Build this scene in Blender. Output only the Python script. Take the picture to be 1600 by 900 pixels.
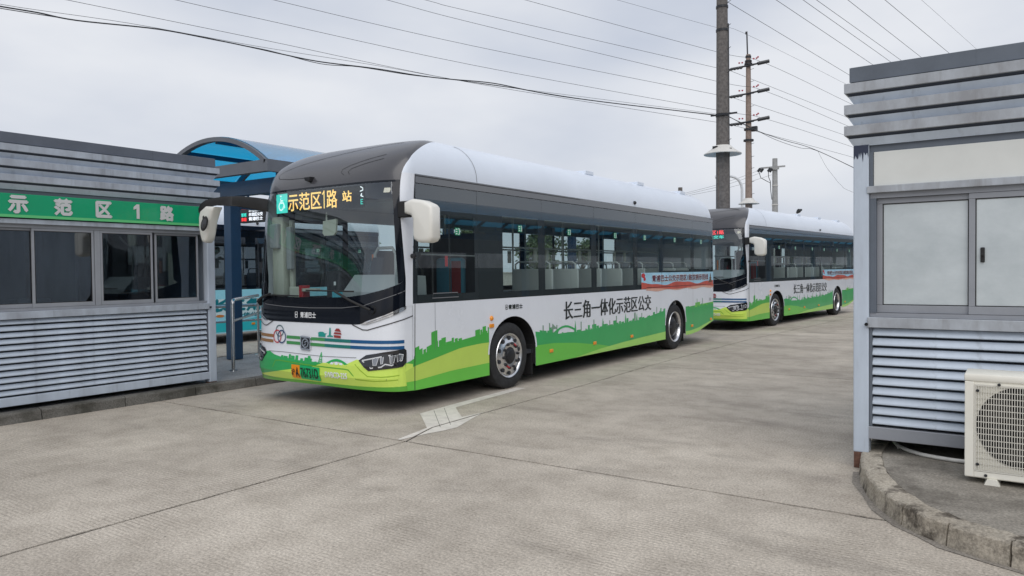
import bpy, bmesh, math, random
from mathutils import Vector, Matrix, noise
random.seed(7)
C = bpy.context.scene.collection
SC = bpy.context.scene
for o in list(bpy.data.objects): bpy.data.objects.remove(o)

# ------------------------------------------------------------------ camera
# world: +Y runs along the bus lane away from the camera, +X to its right, camera above the origin
FPX, CAMH, PSI, PIT, ROLL = 1160.0, 1.75, math.radians(34.6926), math.radians(1.3121), 0.0105
_fw = Vector((-math.sin(PSI)*math.cos(PIT), math.cos(PSI)*math.cos(PIT), -math.sin(PIT)))
_r0 = Vector((math.cos(PSI), math.sin(PSI), 0)); _u0 = _r0.cross(_fw)
_R = math.cos(ROLL)*_r0 - math.sin(ROLL)*_u0
_U = math.sin(ROLL)*_r0 + math.cos(ROLL)*_u0
CAMP = Vector((0, 0, CAMH))
cd = bpy.data.cameras.new("camera"); cam = bpy.data.objects.new("camera", cd); C.objects.link(cam)
cd.sensor_width = 36; cd.lens = FPX/1600*36; cd.clip_start = 0.05; cd.clip_end = 3000
m = Matrix((_R, _U, -_fw)).transposed().to_4x4(); m.translation = CAMP
cam.matrix_world = m
SC.camera = cam
def at(px, py, d):
    "world point seen at pixel (of 1600x900) at depth d"
    return CAMP + d*(_fw + _R*((px-800)/FPX) - _U*((py-450)/FPX))

# ------------------------------------------------------------------ world, sun, exposure
SUN_EL, SUN_AZ = 47.0, 143.0     # azimuth clockwise from +Y
w = bpy.data.worlds.new("World"); SC.world = w; w.use_nodes = True
nt = w.node_tree; nt.nodes.clear()
def N(tree, t, **k):
    n = tree.nodes.new(t)
    for a, b in k.items(): setattr(n, a, b)
    return n
sky = N(nt, 'ShaderNodeTexSky', sky_type='NISHITA', sun_disc=False)
sky.sun_elevation = math.radians(SUN_EL); sky.sun_rotation = math.radians(SUN_AZ)
sky.air_density = 1.0; sky.dust_density = 3.0
tc = N(nt, 'ShaderNodeTexCoord')
mp = N(nt, 'ShaderNodeMapping'); mp.inputs['Scale'].default_value = (1.0, 1.0, 2.6)
nz = N(nt, 'ShaderNodeTexNoise'); nz.inputs['Scale'].default_value = 1.9; nz.inputs['Detail'].default_value = 5; nz.inputs['Roughness'].default_value = 0.45
cr = N(nt, 'ShaderNodeValToRGB')
cr.color_ramp.elements[0].position = 0.39; cr.color_ramp.elements[0].color = (5.7, 6.2, 7.25, 1)
cr.color_ramp.elements[1].position = 0.63; cr.color_ramp.elements[1].color = (8.3, 8.5, 8.95, 1)
mx = N(nt, 'ShaderNodeMix', data_type='RGBA'); mx.inputs['Factor'].default_value = 0.93
bg = N(nt, 'ShaderNodeBackground'); bg.inputs['Strength'].default_value = 0.1
wo = N(nt, 'ShaderNodeOutputWorld')
L = nt.links.new
L(tc.outputs['Generated'], mp.inputs['Vector']); L(mp.outputs['Vector'], nz.inputs['Vector'])
L(nz.outputs['Fac'], cr.inputs['Fac']); L(sky.outputs['Color'], mx.inputs['A']); L(cr.outputs['Color'], mx.inputs['B'])
L(mx.outputs['Result'], bg.inputs['Color']); L(bg.outputs['Background'], wo.inputs['Surface'])
sl = bpy.data.lights.new("sun", 'SUN'); sl.energy = 1.5; sl.angle = math.radians(60); sl.color = (1, 0.97, 0.93)
so = bpy.data.objects.new("sun", sl); C.objects.link(so)
_e, _a = math.radians(SUN_EL), math.radians(SUN_AZ)
_sd = Vector((math.sin(_a)*math.cos(_e), math.cos(_a)*math.cos(_e), math.sin(_e)))
so.rotation_euler = _sd.to_track_quat('Z', 'Y').to_euler(); so.location = (0, -10, 30)
SC.view_settings.view_transform = 'Standard'; SC.view_settings.look = 'None'
SC.view_settings.exposure = 0.0; SC.view_settings.gamma = 1.0
SC.cycles.use_denoising = True
SC.cycles.max_bounces = 8; SC.cycles.transparent_max_bounces = 24; SC.cycles.caustics_reflective = False; SC.cycles.caustics_refractive = False

# ------------------------------------------------------------------ materials
def lin(r, g, b):
    f = lambda c: (c/255/12.92) if c/255 <= 0.04045 else ((c/255+0.055)/1.055)**2.4
    return (f(r), f(g), f(b))
def M(name, col, rough=0.5, metal=0.0, var=0.0, vscale=3.0, bump=0.0, bscale=60.0, spec=0.5, coat=0.0, emit=0.0, stain=None, stretch=(1,1,1), ior=None, streak=None):
    mt = bpy.data.materials.new(name); mt.use_nodes = True
    t = mt.node_tree; b = t.nodes['Principled BSDF']
    b.inputs['Base Color'].default_value = (*col, 1); b.inputs['Roughness'].default_value = rough
    b.inputs['Metallic'].default_value = metal; b.inputs['Specular IOR Level'].default_value = spec
    if ior: b.inputs['IOR'].default_value = ior
    b.inputs['Coat Weight'].default_value = coat; b.inputs['Coat Roughness'].default_value = 0.06
    if emit: b.inputs['Emission Color'].default_value = (*col, 1); b.inputs['Emission Strength'].default_value = emit
    if var or bump or stain:
        tc = N(t, 'ShaderNodeTexCoord'); mp = N(t, 'ShaderNodeMapping'); mp.inputs['Scale'].default_value = stretch
        t.links.new(tc.outputs['Object'], mp.inputs['Vector'])
    if var or stain:
        nz = N(t, 'ShaderNodeTexNoise'); nz.inputs['Scale'].default_value = vscale; nz.inputs['Detail'].default_value = 8; nz.inputs['Roughness'].default_value = 0.65
        t.links.new(mp.outputs['Vector'], nz.inputs['Vector'])
        r = N(t, 'ShaderNodeValToRGB')
        c1 = stain if stain else tuple(c*(1-var) for c in col)
        c2 = tuple(min(1, c*(1+var)) for c in col)
        r.color_ramp.elements[0].position = 0.34; r.color_ramp.elements[0].color = (*c1, 1)
        r.color_ramp.elements[1].position = 0.62; r.color_ramp.elements[1].color = (*c2, 1)
        t.links.new(nz.outputs['Fac'], r.inputs['Fac']); t.links.new(r.outputs['Color'], b.inputs['Base Color'])
        if emit: t.links.new(r.outputs['Color'], b.inputs['Emission Color'])
        rr = N(t, 'ShaderNodeMapRange'); rr.inputs['To Min'].default_value = min(1, rough+0.12); rr.inputs['To Max'].default_value = max(0.02, rough-0.05)
        t.links.new(nz.outputs['Fac'], rr.inputs['Value']); t.links.new(rr.outputs['Result'], b.inputs['Roughness'])
    if streak:                                   # rain-washed dirt running down the sheet metal
        mp3 = N(t, 'ShaderNodeMapping'); mp3.inputs['Scale'].default_value = (7, 7, 0.55)
        t.links.new(tc.outputs['Object'], mp3.inputs['Vector'])
        n3 = N(t, 'ShaderNodeTexNoise'); n3.inputs['Scale'].default_value = 1.3; n3.inputs['Detail'].default_value = 6; n3.inputs['Roughness'].default_value = 0.6
        t.links.new(mp3.outputs['Vector'], n3.inputs['Vector'])
        r3 = N(t, 'ShaderNodeValToRGB'); r3.color_ramp.elements[0].position = 0.56; r3.color_ramp.elements[0].color = (0,0,0,1)
        r3.color_ramp.elements[1].position = 0.76; r3.color_ramp.elements[1].color = (0.75,0.75,0.75,1); t.links.new(n3.outputs['Fac'], r3.inputs['Fac'])
        m3 = N(t, 'ShaderNodeMix', data_type='RGBA'); m3.inputs['B'].default_value = (*streak, 1)
        t.links.new(r3.outputs['Color'], m3.inputs['Factor']); t.links.new(r.outputs['Color'], m3.inputs['A']); t.links.new(m3.outputs['Result'], b.inputs['Base Color'])
    if bump:
        n2 = N(t, 'ShaderNodeTexNoise'); n2.inputs['Scale'].default_value = bscale; n2.inputs['Detail'].default_value = 4
        t.links.new(mp.outputs['Vector'], n2.inputs['Vector'])
        bp = N(t, 'ShaderNodeBump'); bp.inputs['Strength'].default_value = bump; bp.inputs['Distance'].default_value = 0.01
        t.links.new(n2.outputs['Fac'], bp.inputs['Height']); t.links.new(bp.outputs['Normal'], b.inputs['Normal'])
    return mt
def glass(name, tint, base=0.10, power=5.0, rough=0.0):
    "pane: tinted see-through plus a mirror reflection that grows towards grazing angles"
    mt = bpy.data.materials.new(name); mt.use_nodes = True; t = mt.node_tree; t.nodes.clear()
    tr = N(t, 'ShaderNodeBsdfTransparent'); tr.inputs['Color'].default_value = (*tint, 1)
    gl = N(t, 'ShaderNodeBsdfGlossy'); gl.inputs['Roughness'].default_value = rough; gl.inputs['Color'].default_value = (0.93, 0.96, 1, 1)
    lw = N(t, 'ShaderNodeLayerWeight'); lw.inputs['Blend'].default_value = 0.5
    pw = N(t, 'ShaderNodeMath', operation='POWER'); pw.inputs[1].default_value = power
    ma = N(t, 'ShaderNodeMath', operation='MULTIPLY_ADD'); ma.inputs[1].default_value = 0.9-base; ma.inputs[2].default_value = base
    ms = N(t, 'ShaderNodeMixShader'); o = N(t, 'ShaderNodeOutputMaterial')
    l = t.links.new
    l(lw.outputs['Facing'], pw.inputs[0]); l(pw.outputs[0], ma.inputs[0]); l(ma.outputs[0], ms.inputs['Fac'])
    l(tr.outputs[0], ms.inputs[1]); l(gl.outputs[0], ms.inputs[2]); l(ms.outputs[0], o.inputs['Surface'])
    return mt

WHITE   = M("white_coach_paint", (0.79, 0.82, 0.875), 0.22, var=0.03, vscale=1.2, coat=0.4)
ROOFW   = M("white_roof_paint", (0.70, 0.755, 0.84), 0.30, var=0.03, vscale=0.9, coat=0.2)
DOME    = M("charcoal_dome_paint", (0.055, 0.055, 0.062), 0.30, coat=0.35)
BLACKG  = M("black_frit_glass", (0.006, 0.008, 0.013), 0.04, spec=0.9, ior=1.9)
ARMB    = M("mirror_arm_black", (0.010, 0.011, 0.013), 0.35)
KGLASS  = glass("far_bus_glass", (0.30, 0.34, 0.36), 0.10)
BLACKM  = M("black_mask_panel", (0.005, 0.007, 0.012), 0.08, spec=0.35)
BLACKR  = M("black_rubber", (0.013, 0.013, 0.014), 0.65)
SEAM    = M("dark_joint", (0.02, 0.02, 0.022), 0.6)
SEAMG   = M("grey_joint", (0.16, 0.165, 0.175), 0.6)
TYRE    = M("tyre_rubber", (0.020, 0.021, 0.023), 0.75, var=0.35, vscale=9, bump=0.15, bscale=40)
ALU     = M("polished_aluminium", (0.72, 0.72, 0.73), 0.28, metal=1.0, var=0.12, vscale=18)
DKMET   = M("dark_steel", (0.035, 0.036, 0.04), 0.45, metal=0.5)
REDP    = M("red_paint", (0.50, 0.03, 0.04), 0.45)
CHROME  = M("chrome", (0.80, 0.81, 0.83), 0.12, metal=1.0)
DKCHR   = M("dark_reflector", (0.30, 0.31, 0.33), 0.2, metal=0.8)
AMBER   = M("amber_lens", (0.85, 0.30, 0.02), 0.18, coat=0.5)
LENS    = M("lamp_lens_dark", (0.015, 0.016, 0.02), 0.08, spec=0.8)
DRL     = M("drl_tube", (0.62, 0.64, 0.66), 0.25)
WGLASS  = glass("side_window_glass", (0.80, 0.885, 0.865), 0.13)
SHIELD  = glass("windshield_glass", (0.74, 0.82, 0.82), 0.10)
INT     = M("interior_grey", (0.42, 0.43, 0.44), 0.6)
INTD    = M("interior_dark", (0.025, 0.028, 0.035), 0.6)
SEATM   = M("seat_shell", (0.52, 0.53, 0.54), 0.5)
SEATF   = M("seat_fabric", (0.04, 0.15, 0.22), 0.8)
RAILY   = M("grab_rail_grey", (0.50, 0.52, 0.52), 0.35)
CREAM   = M("cream_door_trim", (0.55, 0.56, 0.48), 0.5)
ORANGE  = M("orange_pole", (0.75, 0.20, 0.04), 0.4)
DASH    = M("dashboard_grey", (0.33, 0.345, 0.36), 0.55)
MIRW    = M("white_mirror_shell", (0.74, 0.73, 0.68), 0.32, coat=0.2)
MIRG    = M("mirror_glass", (0.6, 0.62, 0.63), 0.03, metal=1.0)
LEDBG   = M("led_panel_black", (0.012, 0.011, 0.011), 0.25)
LEDA    = M("led_amber", (1.0, 0.66, 0.20), emit=1.0)
LEDR    = M("led_red", (1.0, 0.06, 0.06), emit=1.1)
LEDT    = M("led_teal", (0.06, 0.72, 0.60), emit=0.8)
LEDW    = M("led_white", (0.9, 0.92, 0.95), emit=0.9)
def green_flat(name, c): return M(name, tuple(min(0.82, 1.28*v) for v in c), 0.28, coat=0.3, var=0.04, vscale=1.5)
GTOWER  = green_flat("livery_tower_green", lin(62, 158, 62))
GDEEP   = green_flat("livery_deep_green", lin(42, 152, 82))
GMID    = green_flat("livery_mid_green", lin(92, 176, 62))
GLIME   = green_flat("livery_lime", lin(170, 196, 84))
GLIME2  = green_flat("livery_front_lime", lin(184, 212, 90))
GLOW    = green_flat("livery_lip_green", lin(86, 156, 52))
GPALE   = green_flat("livery_pale_green", lin(146, 196, 92))
GGREY   = green_flat("livery_grey_tower", lin(112, 140, 122))
INK     = M("black_print", (0.012, 0.018, 0.018), 0.4)
WPRINT  = M("white_print", (0.80, 0.82, 0.84), 0.4)
BROWN   = M("stripe_brown", lin(150, 108, 62), 0.3)
STG     = M("stripe_green", lin(70, 145, 84), 0.3)
STT     = M("stripe_teal", lin(34, 118, 112), 0.3)
STB     = M("stripe_blue", lin(22, 84, 134), 0.3)
RINGR   = M("ring_red", lin(190, 46, 50), 0.3)
RINGB   = M("ring_navy", lin(24, 62, 110), 0.3)
RINGG   = M("ring_slate", lin(96, 118, 124), 0.3)
PLO     = M("plate_orange", lin(240, 148, 32), 0.4)
PLG     = M("plate_green", lin(24, 176, 108), 0.4)
TEALP   = M("teal_print", lin(30, 150, 140), 0.4)
STICKG  = M("exit_sticker_green", lin(40, 150, 110), 0.4)
BANBLUE = M("banner_sky", lin(160, 205, 228), 0.35, var=0.12, vscale=2.5)
BANRED  = M("banner_red", lin(190, 84, 70), 0.35, var=0.2, vscale=3)
BANTXT  = M("banner_ink", lin(96, 40, 60), 0.4)
BANFADE = M("banner_peach", lin(214, 166, 148), 0.35, var=0.12, vscale=3)

# ------------------------------------------------------------------ builders
def link(name, me, mat, parent=None, loc=None):
    o = bpy.data.objects.new(name, me); C.objects.link(o)
    if mat: me.materials.append(mat)
    if parent: o.parent = parent
    if loc: o.location = loc
    return o
def fin(name, bm, mat, parent=None, smooth=None, loc=None):
    me = bpy.data.meshes.new(name)
    bm.normal_update(); bm.to_mesh(me); bm.free()
    if smooth:
        for p in me.polygons: p.use_smooth = True
        me.set_sharp_from_angle(angle=math.radians(smooth))
    return link(name, me, mat, parent, loc)
def tag(o, label=None, cat=None, group=None, kind=None):
    if label: o['label'] = label
    if cat: o['category'] = cat
    if group: o['group'] = group
    if kind: o['kind'] = kind
    return o
def thing(name, label, cat, loc=(0,0,0), rz=0, group=None):
    o = bpy.data.objects.new(name, None); C.objects.link(o)
    o.location = loc; o.rotation_euler = (0, 0, rz); o.empty_display_size = 0.2
    return tag(o, label, cat, group)
def part(name, mat, parent, *shapes, smooth=None, loc=None):
    bm = bmesh.new()
    for s in shapes: s(bm)
    return fin(name, bm, mat, parent, smooth, loc)
def parts(name, mat, parent, *shapes, smooth=None):
    return [part(name, mat, parent, s, smooth=smooth) for s in shapes]
def box(x0, x1, y0, y1, z0, z1, bev=0.0, seg=2):
    def f(bm):
        vs = [bm.verts.new(p) for p in ((x0,y0,z0),(x1,y0,z0),(x1,y1,z0),(x0,y1,z0),(x0,y0,z1),(x1,y0,z1),(x1,y1,z1),(x0,y1,z1))]
        fs = [bm.faces.new([vs[i] for i in q]) for q in ((3,2,1,0),(4,5,6,7),(0,1,5,4),(1,2,6,5),(2,3,7,6),(3,0,4,7))]
        if bev:
            es = list({e for q in fs for e in q.edges})
            bmesh.ops.bevel(bm, geom=es, offset=bev, segments=seg, affect='EDGES', profile=0.5)
    return f
def prism(poly, axis, a, b, bev=0.0):
    "extrude a 2-D polygon along an axis ('x','y','z'); for y the polygon is (x,z), for x it is (y,z)"
    def mk(p, t): return (p[0], t, p[1]) if axis == 'y' else ((t, p[0], p[1]) if axis == 'x' else (p[0], p[1], t))
    def f(bm):
        A = [bm.verts.new(mk(p, a)) for p in poly]; B = [bm.verts.new(mk(p, b)) for p in poly]
        n = len(poly); fs = [bm.faces.new(A), bm.faces.new(B[::-1])]
        for i in range(n): fs.append(bm.faces.new((A[i], B[i], B[(i+1)%n], A[(i+1)%n])))
        bmesh.ops.recalc_face_normals(bm, faces=fs)
        if bev:
            es = [e for e in fs[0].edges]+[e for e in fs[1].edges]
            bmesh.ops.bevel(bm, geom=es, offset=bev, segments=3, affect='EDGES', profile=0.5)
    return f
def tube(pts, r, n=8, caps=True, r2=None):
    def f(bm):
        P_ = [Vector(p) for p in pts]; rings = []
        k = len(P_)
        up = None
        for i, p in enumerate(P_):
            d = (P_[min(i+1, k-1)]-P_[max(i-1, 0)]).normalized()
            if up is None: up = Vector((0,0,1)) if abs(d.z) < 0.9 else Vector((1,0,0))
            s = d.cross(up).normalized(); u = s.cross(d).normalized(); up = u
            rr = r if r2 is None else r+(r2-r)*i/(k-1)
            rings.append([bm.verts.new(p+rr*(math.cos(2*math.pi*j/n)*s+math.sin(2*math.pi*j/n)*u)) for j in range(n)])
        for A, B in zip(rings, rings[1:]):
            for j in range(n): bm.faces.new((A[j], A[(j+1)%n], B[(j+1)%n], B[j]))
        if caps: bm.faces.new(rings[0][::-1]); bm.faces.new(rings[-1])
    return f
def lathe(prof, axis='z', n=32, c=(0,0,0)):
    "revolve (r, h) profile round an axis through c"
    def mk(r, h, a):
        u, v = r*math.cos(a), r*math.sin(a)
        return Vector(c)+Vector({'z': (u, v, h), 'x': (h, u, v), 'y': (v, h, u)}[axis])
    def f(bm):
        rings = []
        for r, h in prof:
            if r < 1e-6: rings.append([bm.verts.new(mk(0, h, 0))])
            else: rings.append([bm.verts.new(mk(r, h, 2*math.pi*j/n)) for j in range(n)])
        for A, B in zip(rings, rings[1:]):
            for j in range(n):
                k = (j+1) % n
                if len(A) == 1 and len(B) == 1: continue
                if len(A) == 1: bm.faces.new((A[0], B[k], B[j]))
                elif len(B) == 1: bm.faces.new((A[j], A[k], B[0]))
                else: bm.faces.new((A[j], A[k], B[k], B[j]))
        bmesh.ops.recalc_face_normals(bm, faces=bm.faces)
    return f
def children(o): return [c for c in bpy.data.objects if c.parent == o]
def copy_tree(o, parent=None, kids=None):
    if kids is None:
        kids = {}
        for q in bpy.data.objects:
            if q.parent: kids.setdefault(q.parent.name, []).append(q)
    c = o.copy(); C.objects.link(c); c.parent = parent
    for ch in kids.get(o.name, []): copy_tree(ch, c, kids)
    return c
_tc = {}
def text_bm(s, bold=0.0):
    "2-D mesh of a line of text as a bmesh, bounding box scaled to 0..1"
    key = (s, bold)
    if key not in _tc:
        cu = bpy.data.curves.new("text", 'FONT'); cu.body = s; cu.offset = bold; cu.resolution_u = 3
        ob = bpy.data.objects.new("text", cu); C.objects.link(ob)
        dg = bpy.context.evaluated_depsgraph_get()
        me = bpy.data.meshes.new_from_object(ob.evaluated_get(dg))
        bpy.data.objects.remove(ob); bpy.data.curves.remove(cu)
        xs = [v.co.x for v in me.vertices]; ys = [v.co.y for v in me.vertices]
        x0, x1, y0, y1 = min(xs), max(xs), min(ys), max(ys)
        for v in me.vertices: v.co = ((v.co.x-x0)/(x1-x0), (v.co.y-y0)/(y1-y0), 0)
        _tc[key] = me
    bm = bmesh.new(); bm.from_mesh(_tc[key]); return bm
def fatten(bm, d, dy=None):
    "heavier letters: copies shifted sideways, each a hair in front of the last"
    src = bm.faces[:]
    for k, (a, b) in enumerate(((d,0),(-d,0),(0,d if dy is None else dy),(0,-d if dy is None else -dy))):
        r = bmesh.ops.duplicate(bm, geom=src)
        for e in r['geom']:
            if isinstance(e, bmesh.types.BMVert): e.co.x += a; e.co.y += b; e.co.z += 0.0006*(k+1)
def text_on(name, s, mat, parent, org, ux, uy, w_, h_, fat=0.0):
    "text in the rectangle org, org+ux*w_, org+uy*h_"
    bm = text_bm(s); o_, x_, y_ = Vector(org), Vector(ux), Vector(uy); n_ = x_.cross(y_)
    for v in bm.verts: v.co = (v.co.x*w_, v.co.y*h_, 0)
    if fat: fatten(bm, fat)
    for v in bm.verts: v.co = o_+x_*v.co.x+y_*v.co.y+n_*v.co.z
    return fin(name, bm, mat, parent)
HW=1.335; LB=11.60; DF=0.42; DR=0.22
def lerp_tab(tab,v):
    if v<=tab[0][0]: return tab[0][1]
    for (a,b),(c,d) in zip(tab,tab[1:]):
        if v<=c:
            t=(v-a)/(c-a); t=t*t*(3-2*t) if False else t
            return b+(d-b)*t
    return tab[-1][1]
def _outline():
    pts=[]
    n=80
    for i in range(n+1):                      # front superellipse, nose to corner
        a=(i/n)*math.pi/2
        x=HW*math.sin(a)**(2/3.6); y=DF*(1-max(0,math.cos(a))**(2/2.3))
        pts.append((x,y))
    # resample x start: dense near 0 is fine
    pts.append((HW,LB-DR))
    for i in range(1,25):
        a=(i/24)*math.pi/2
        pts.append((HW-0.3*(1-math.cos(a)), LB-DR+DR*math.sin(a)))
    pts.append((0,LB+0.02))
    s=[0.0]
    for (a,b),(c,d) in zip(pts,pts[1:]): s.append(s[-1]+math.hypot(c-a,d-b))
    return pts,s
OUT,SS=_outline()
SMAX=SS[-1]
S_COR=SS[80]                                  # s where the flat side begins (y = DF)
def sy(y): return S_COR+(y-DF)                # s of a point of the flat side at local y
def _ref(s):
    s=min(max(s,0),SMAX)
    lo,hi=0,len(SS)-1
    while hi-lo>1:
        m=(lo+hi)//2
        if SS[m]<=s: lo=m
        else: hi=m
    t=(s-SS[lo])/max(1e-9,SS[hi]-SS[lo])
    return OUT[lo][0]+(OUT[hi][0]-OUT[lo][0])*t, OUT[lo][1]+(OUT[hi][1]-OUT[lo][1])*t
ZR=3.0; RZ=0.55; RW=0.5; RN=1.05              # roof edge start, rise, side inset, front set-back
NOSE=[(0.2,0.11),(0.3,0.07),(0.45,0.0),(0.6,0.0),(0.75,0.03),(1.0,0.04),(1.3,0.05),(1.5,0.06),(2.0,0.11),(2.5,0.17),(2.75,0.22),(2.87,0.27)]
def levels(z):
    "front set-back, side inset, rear set-back at height z"
    if z<=2.87: n=lerp_tab(NOSE,z)
    else:
        t=min(1,(z-2.87)/(ZR+RZ-2.87)); n=0.27+RN*(1-math.sqrt(max(0,1-t*t)))+0.10*t
    if z<=ZR: w=0.0 if z<1.35 else 0.012*(z-1.35)/1.65
    else:
        t=min(1,(z-ZR)/RZ); w=0.012+RW*(1-math.sqrt(max(0,1-t*t)))
    r=0.0
    if z>2.9:
        t=min(1,(z-2.9)/(ZR+RZ-2.9)); r=0.45*(1-math.sqrt(max(0,1-t*t)))
    return n,w,r
def P0(s,z):
    sg=1 if s>=0 else -1
    x,y=_ref(abs(s))
    n,w,r=levels(z)
    x=x*(HW-w)/HW
    Y=max(0.8,1.7*n)
    if y<Y: y=y+n*(1-y/Y)**1.0
    if r>0 and y>LB-1.2: y=y-r*((y-(LB-1.2))/1.2)
    return (sg*x,y,z)
def P(s,z,off=0.0):
    p=P0(s,z)
    if off==0: return p
    e=0.004
    a=P0(s-e,z); b=P0(s+e,z); zl=min(z,ZR+RZ-0.01); c=P0(s,zl-e); d=P0(s,zl+e)
    u=[b[i]-a[i] for i in range(3)]; v=[d[i]-c[i] for i in range(3)]
    nx=u[1]*v[2]-u[2]*v[1]; ny=u[2]*v[0]-u[0]*v[2]; nz=u[0]*v[1]-u[1]*v[0]
    l=math.sqrt(nx*nx+ny*ny+nz*nz) or 1
    return (p[0]+nx/l*off,p[1]+ny/l*off,p[2]+nz/l*off)
# ------------------------------------------------------------------ bus shell helpers: surface point P(s, z, off)
ZTOP = ZR+RZ
def tab(t): return lambda v: lerp_tab(t, abs(v))
maskLow = tab([(0,1.108),(0.86,1.108),(0.93,1.123),(1.22,1.215),(1.487,1.292),(1.512,1.33)])
maskUp  = tab([(0,1.437),(0.3,1.437),(0.7,1.447),(0.95,1.478),(1.21,1.54),(1.43,1.614),(1.5,1.66)])
sB = tab([(1.33,1.512),(1.66,1.512),(1.95,1.469),(2.34,1.409),(2.58,1.375),(2.74,1.36),(2.9,1.34),(2.977,1.345),(3.05,1.36),(3.105,1.39),(3.18,1.46),(3.24,1.525),(3.385,1.70),(3.49,1.82),(3.55,1.92)])
sG = tab([(1.4,1.41),(1.66,1.385),(2.1,1.335),(2.58,1.285),(2.8,1.235),(2.87,1.22)])
S_SEAM = 1.652
S_END = sy(LB-DR)+0.30
ARCH = [(2.76, 0.61), (9.03, 0.57)]
def yref(s): return DF+(abs(s)-S_COR)
def skirt(s):
    a = abs(s)
    if a < 1.62: return 0.312-0.042*(a/1.62)**2
    y = yref(a)
    b = 0.265 if y < 9.9 else (0.265+0.035*(y-9.9)/0.5 if y < 10.4 else 0.30+0.20*min(1, (y-10.4)/1.05))
    for c, h in ARCH:
        d = abs(y-c)
        if d < h-1e-6: return 0.56+0.515*math.sqrt(1-(d/h)**2)
    return b
def arch_s(lo, hi):
    out = []
    for c, h in ARCH:
        for sg in (-1, 1):
            out += [sy(c+sg*h), sy(c+sg*(h-2e-4)), sy(c+sg*h*0.992)]
        out += [sy(c+h*math.cos(math.pi*i/24)) for i in range(1, 24)]
    return [v for v in out if lo < v < hi]
def srange(a, b, step, extra=()):
    n = max(1, int(math.ceil((b-a)/step)))
    v = sorted(set([a+(b-a)*i/n for i in range(n+1)]+[e for e in extra if a < e < b]))
    return v
def grid_fn(bm, nu, nv, fn, off, us=None, vs=None):
    us = us or [i/nu for i in range(nu+1)]; vs = vs or [j/nv for j in range(nv+1)]
    g = [[bm.verts.new(P(*fn(u, v), off)) for v in vs] for u in us]
    for i in range(len(us)-1):
        for j in range(len(vs)-1):
            try: bm.faces.new((g[i][j], g[i+1][j], g[i+1][j+1], g[i][j+1]))
            except ValueError: pass
def patch_fn(name, mat, parent, nu, nv, *fns, off=0.0, smooth=40):
    bm = bmesh.new()
    for fn in fns: grid_fn(bm, nu, nv, fn, off)
    return fin(name, bm, mat, parent, smooth)
def patch(name, mat, parent, ss, zlo, zhi, nv=1, off=0.0, smooth=40):
    zl = zlo if callable(zlo) else (lambda s: zlo); zh = zhi if callable(zhi) else (lambda s: zhi)
    bm = bmesh.new()
    g = []
    for s in ss:
        a, b = zl(s), max(zh(s), zl(s)+1e-4)
        g.append([bm.verts.new(P(s, a+(b-a)*j/nv, off)) for j in range(nv+1)])
    for i in range(len(ss)-1):
        for j in range(nv): bm.faces.new((g[i][j], g[i+1][j], g[i+1][j+1], g[i][j+1]))
    return fin(name, bm, mat, parent, smooth)
def _cut(bm, ds, dz=None):
    xs = [v.co.x for v in bm.verts]
    a, b = min(xs), max(xs)
    k = math.floor(a/ds)+1
    while k*ds < b:
        if abs(k*ds) < S_SEAM+0.05:
            bmesh.ops.bisect_plane(bm, geom=bm.verts[:]+bm.edges[:]+bm.faces[:], plane_co=(k*ds,0,0), plane_no=(1,0,0))
        k += 1
    ys = [v.co.y for v in bm.verts]; a, b = min(ys), max(ys); dz = 0.05
    if min(xs) > S_SEAM+0.05 or b-a < 0.07: return
    k = math.floor(a/dz)+1
    while k*dz < b:
        bmesh.ops.bisect_plane(bm, geom=bm.verts[:]+bm.edges[:]+bm.faces[:], plane_co=(0,k*dz,0), plane_no=(0,1,0)); k += 1
def _wrap(bm, thick):
    if thick:
        r = bmesh.ops.extrude_face_region(bm, geom=bm.faces[:])
        for e in r['geom']:
            if isinstance(e, bmesh.types.BMVert): e.co.z += thick
    for v in bm.verts: v.co = P(v.co.x, v.co.y, v.co.z)
    if thick: bmesh.ops.recalc_face_normals(bm, faces=bm.faces)
def poly(name, mat, parent, polys, off=0.003, thick=0.0, ds=0.07):
    bm = bmesh.new()
    for pts in polys:
        f = bm.faces.new([bm.verts.new((s, z, off)) for s, z in pts])
        f.normal_update()
        if f.normal.z < 0: f.normal_flip()
    bmesh.ops.triangulate(bm, faces=bm.faces[:])
    _cut(bm, ds); _wrap(bm, thick)
    return fin(name, bm, mat, parent)
def ribbon(name, mat, parent, lines, width, off=0.003, thick=0.0, step=0.07, closed=False):
    bm = bmesh.new()
    for pts in lines:
        q = []
        pp = list(pts)+([pts[0]] if closed else [])
        for (a, b), (c, d) in zip(pp, pp[1:]):
            n = max(1, int(abs(c-a)/step)) if min(abs(a), abs(c)) < S_SEAM else 1
            q += [(a+(c-a)*i/n, b+(d-b)*i/n) for i in range(n)]
        if not closed: q.append(pp[-1])
        k = len(q); L_, R_ = [], []
        for i in range(k):
            p0 = q[(i-1) % k] if closed else q[max(i-1, 0)]; p1 = q[(i+1) % k] if closed else q[min(i+1, k-1)]
            dx, dz = p1[0]-p0[0], p1[1]-p0[1]; l = math.hypot(dx, dz) or 1
            nx, nz_ = -dz/l*width/2, dx/l*width/2
            L_.append(bm.verts.new((q[i][0]+nx, q[i][1]+nz_, off))); R_.append(bm.verts.new((q[i][0]-nx, q[i][1]-nz_, off)))
        for i in range(k if closed else k-1):
            j = (i+1) % k
            f = bm.faces.new((R_[i], R_[j], L_[j], L_[i])); f.normal_update()
            if f.normal.z < 0: f.normal_flip()
    _wrap(bm, thick)
    return fin(name, bm, mat, parent)
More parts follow.
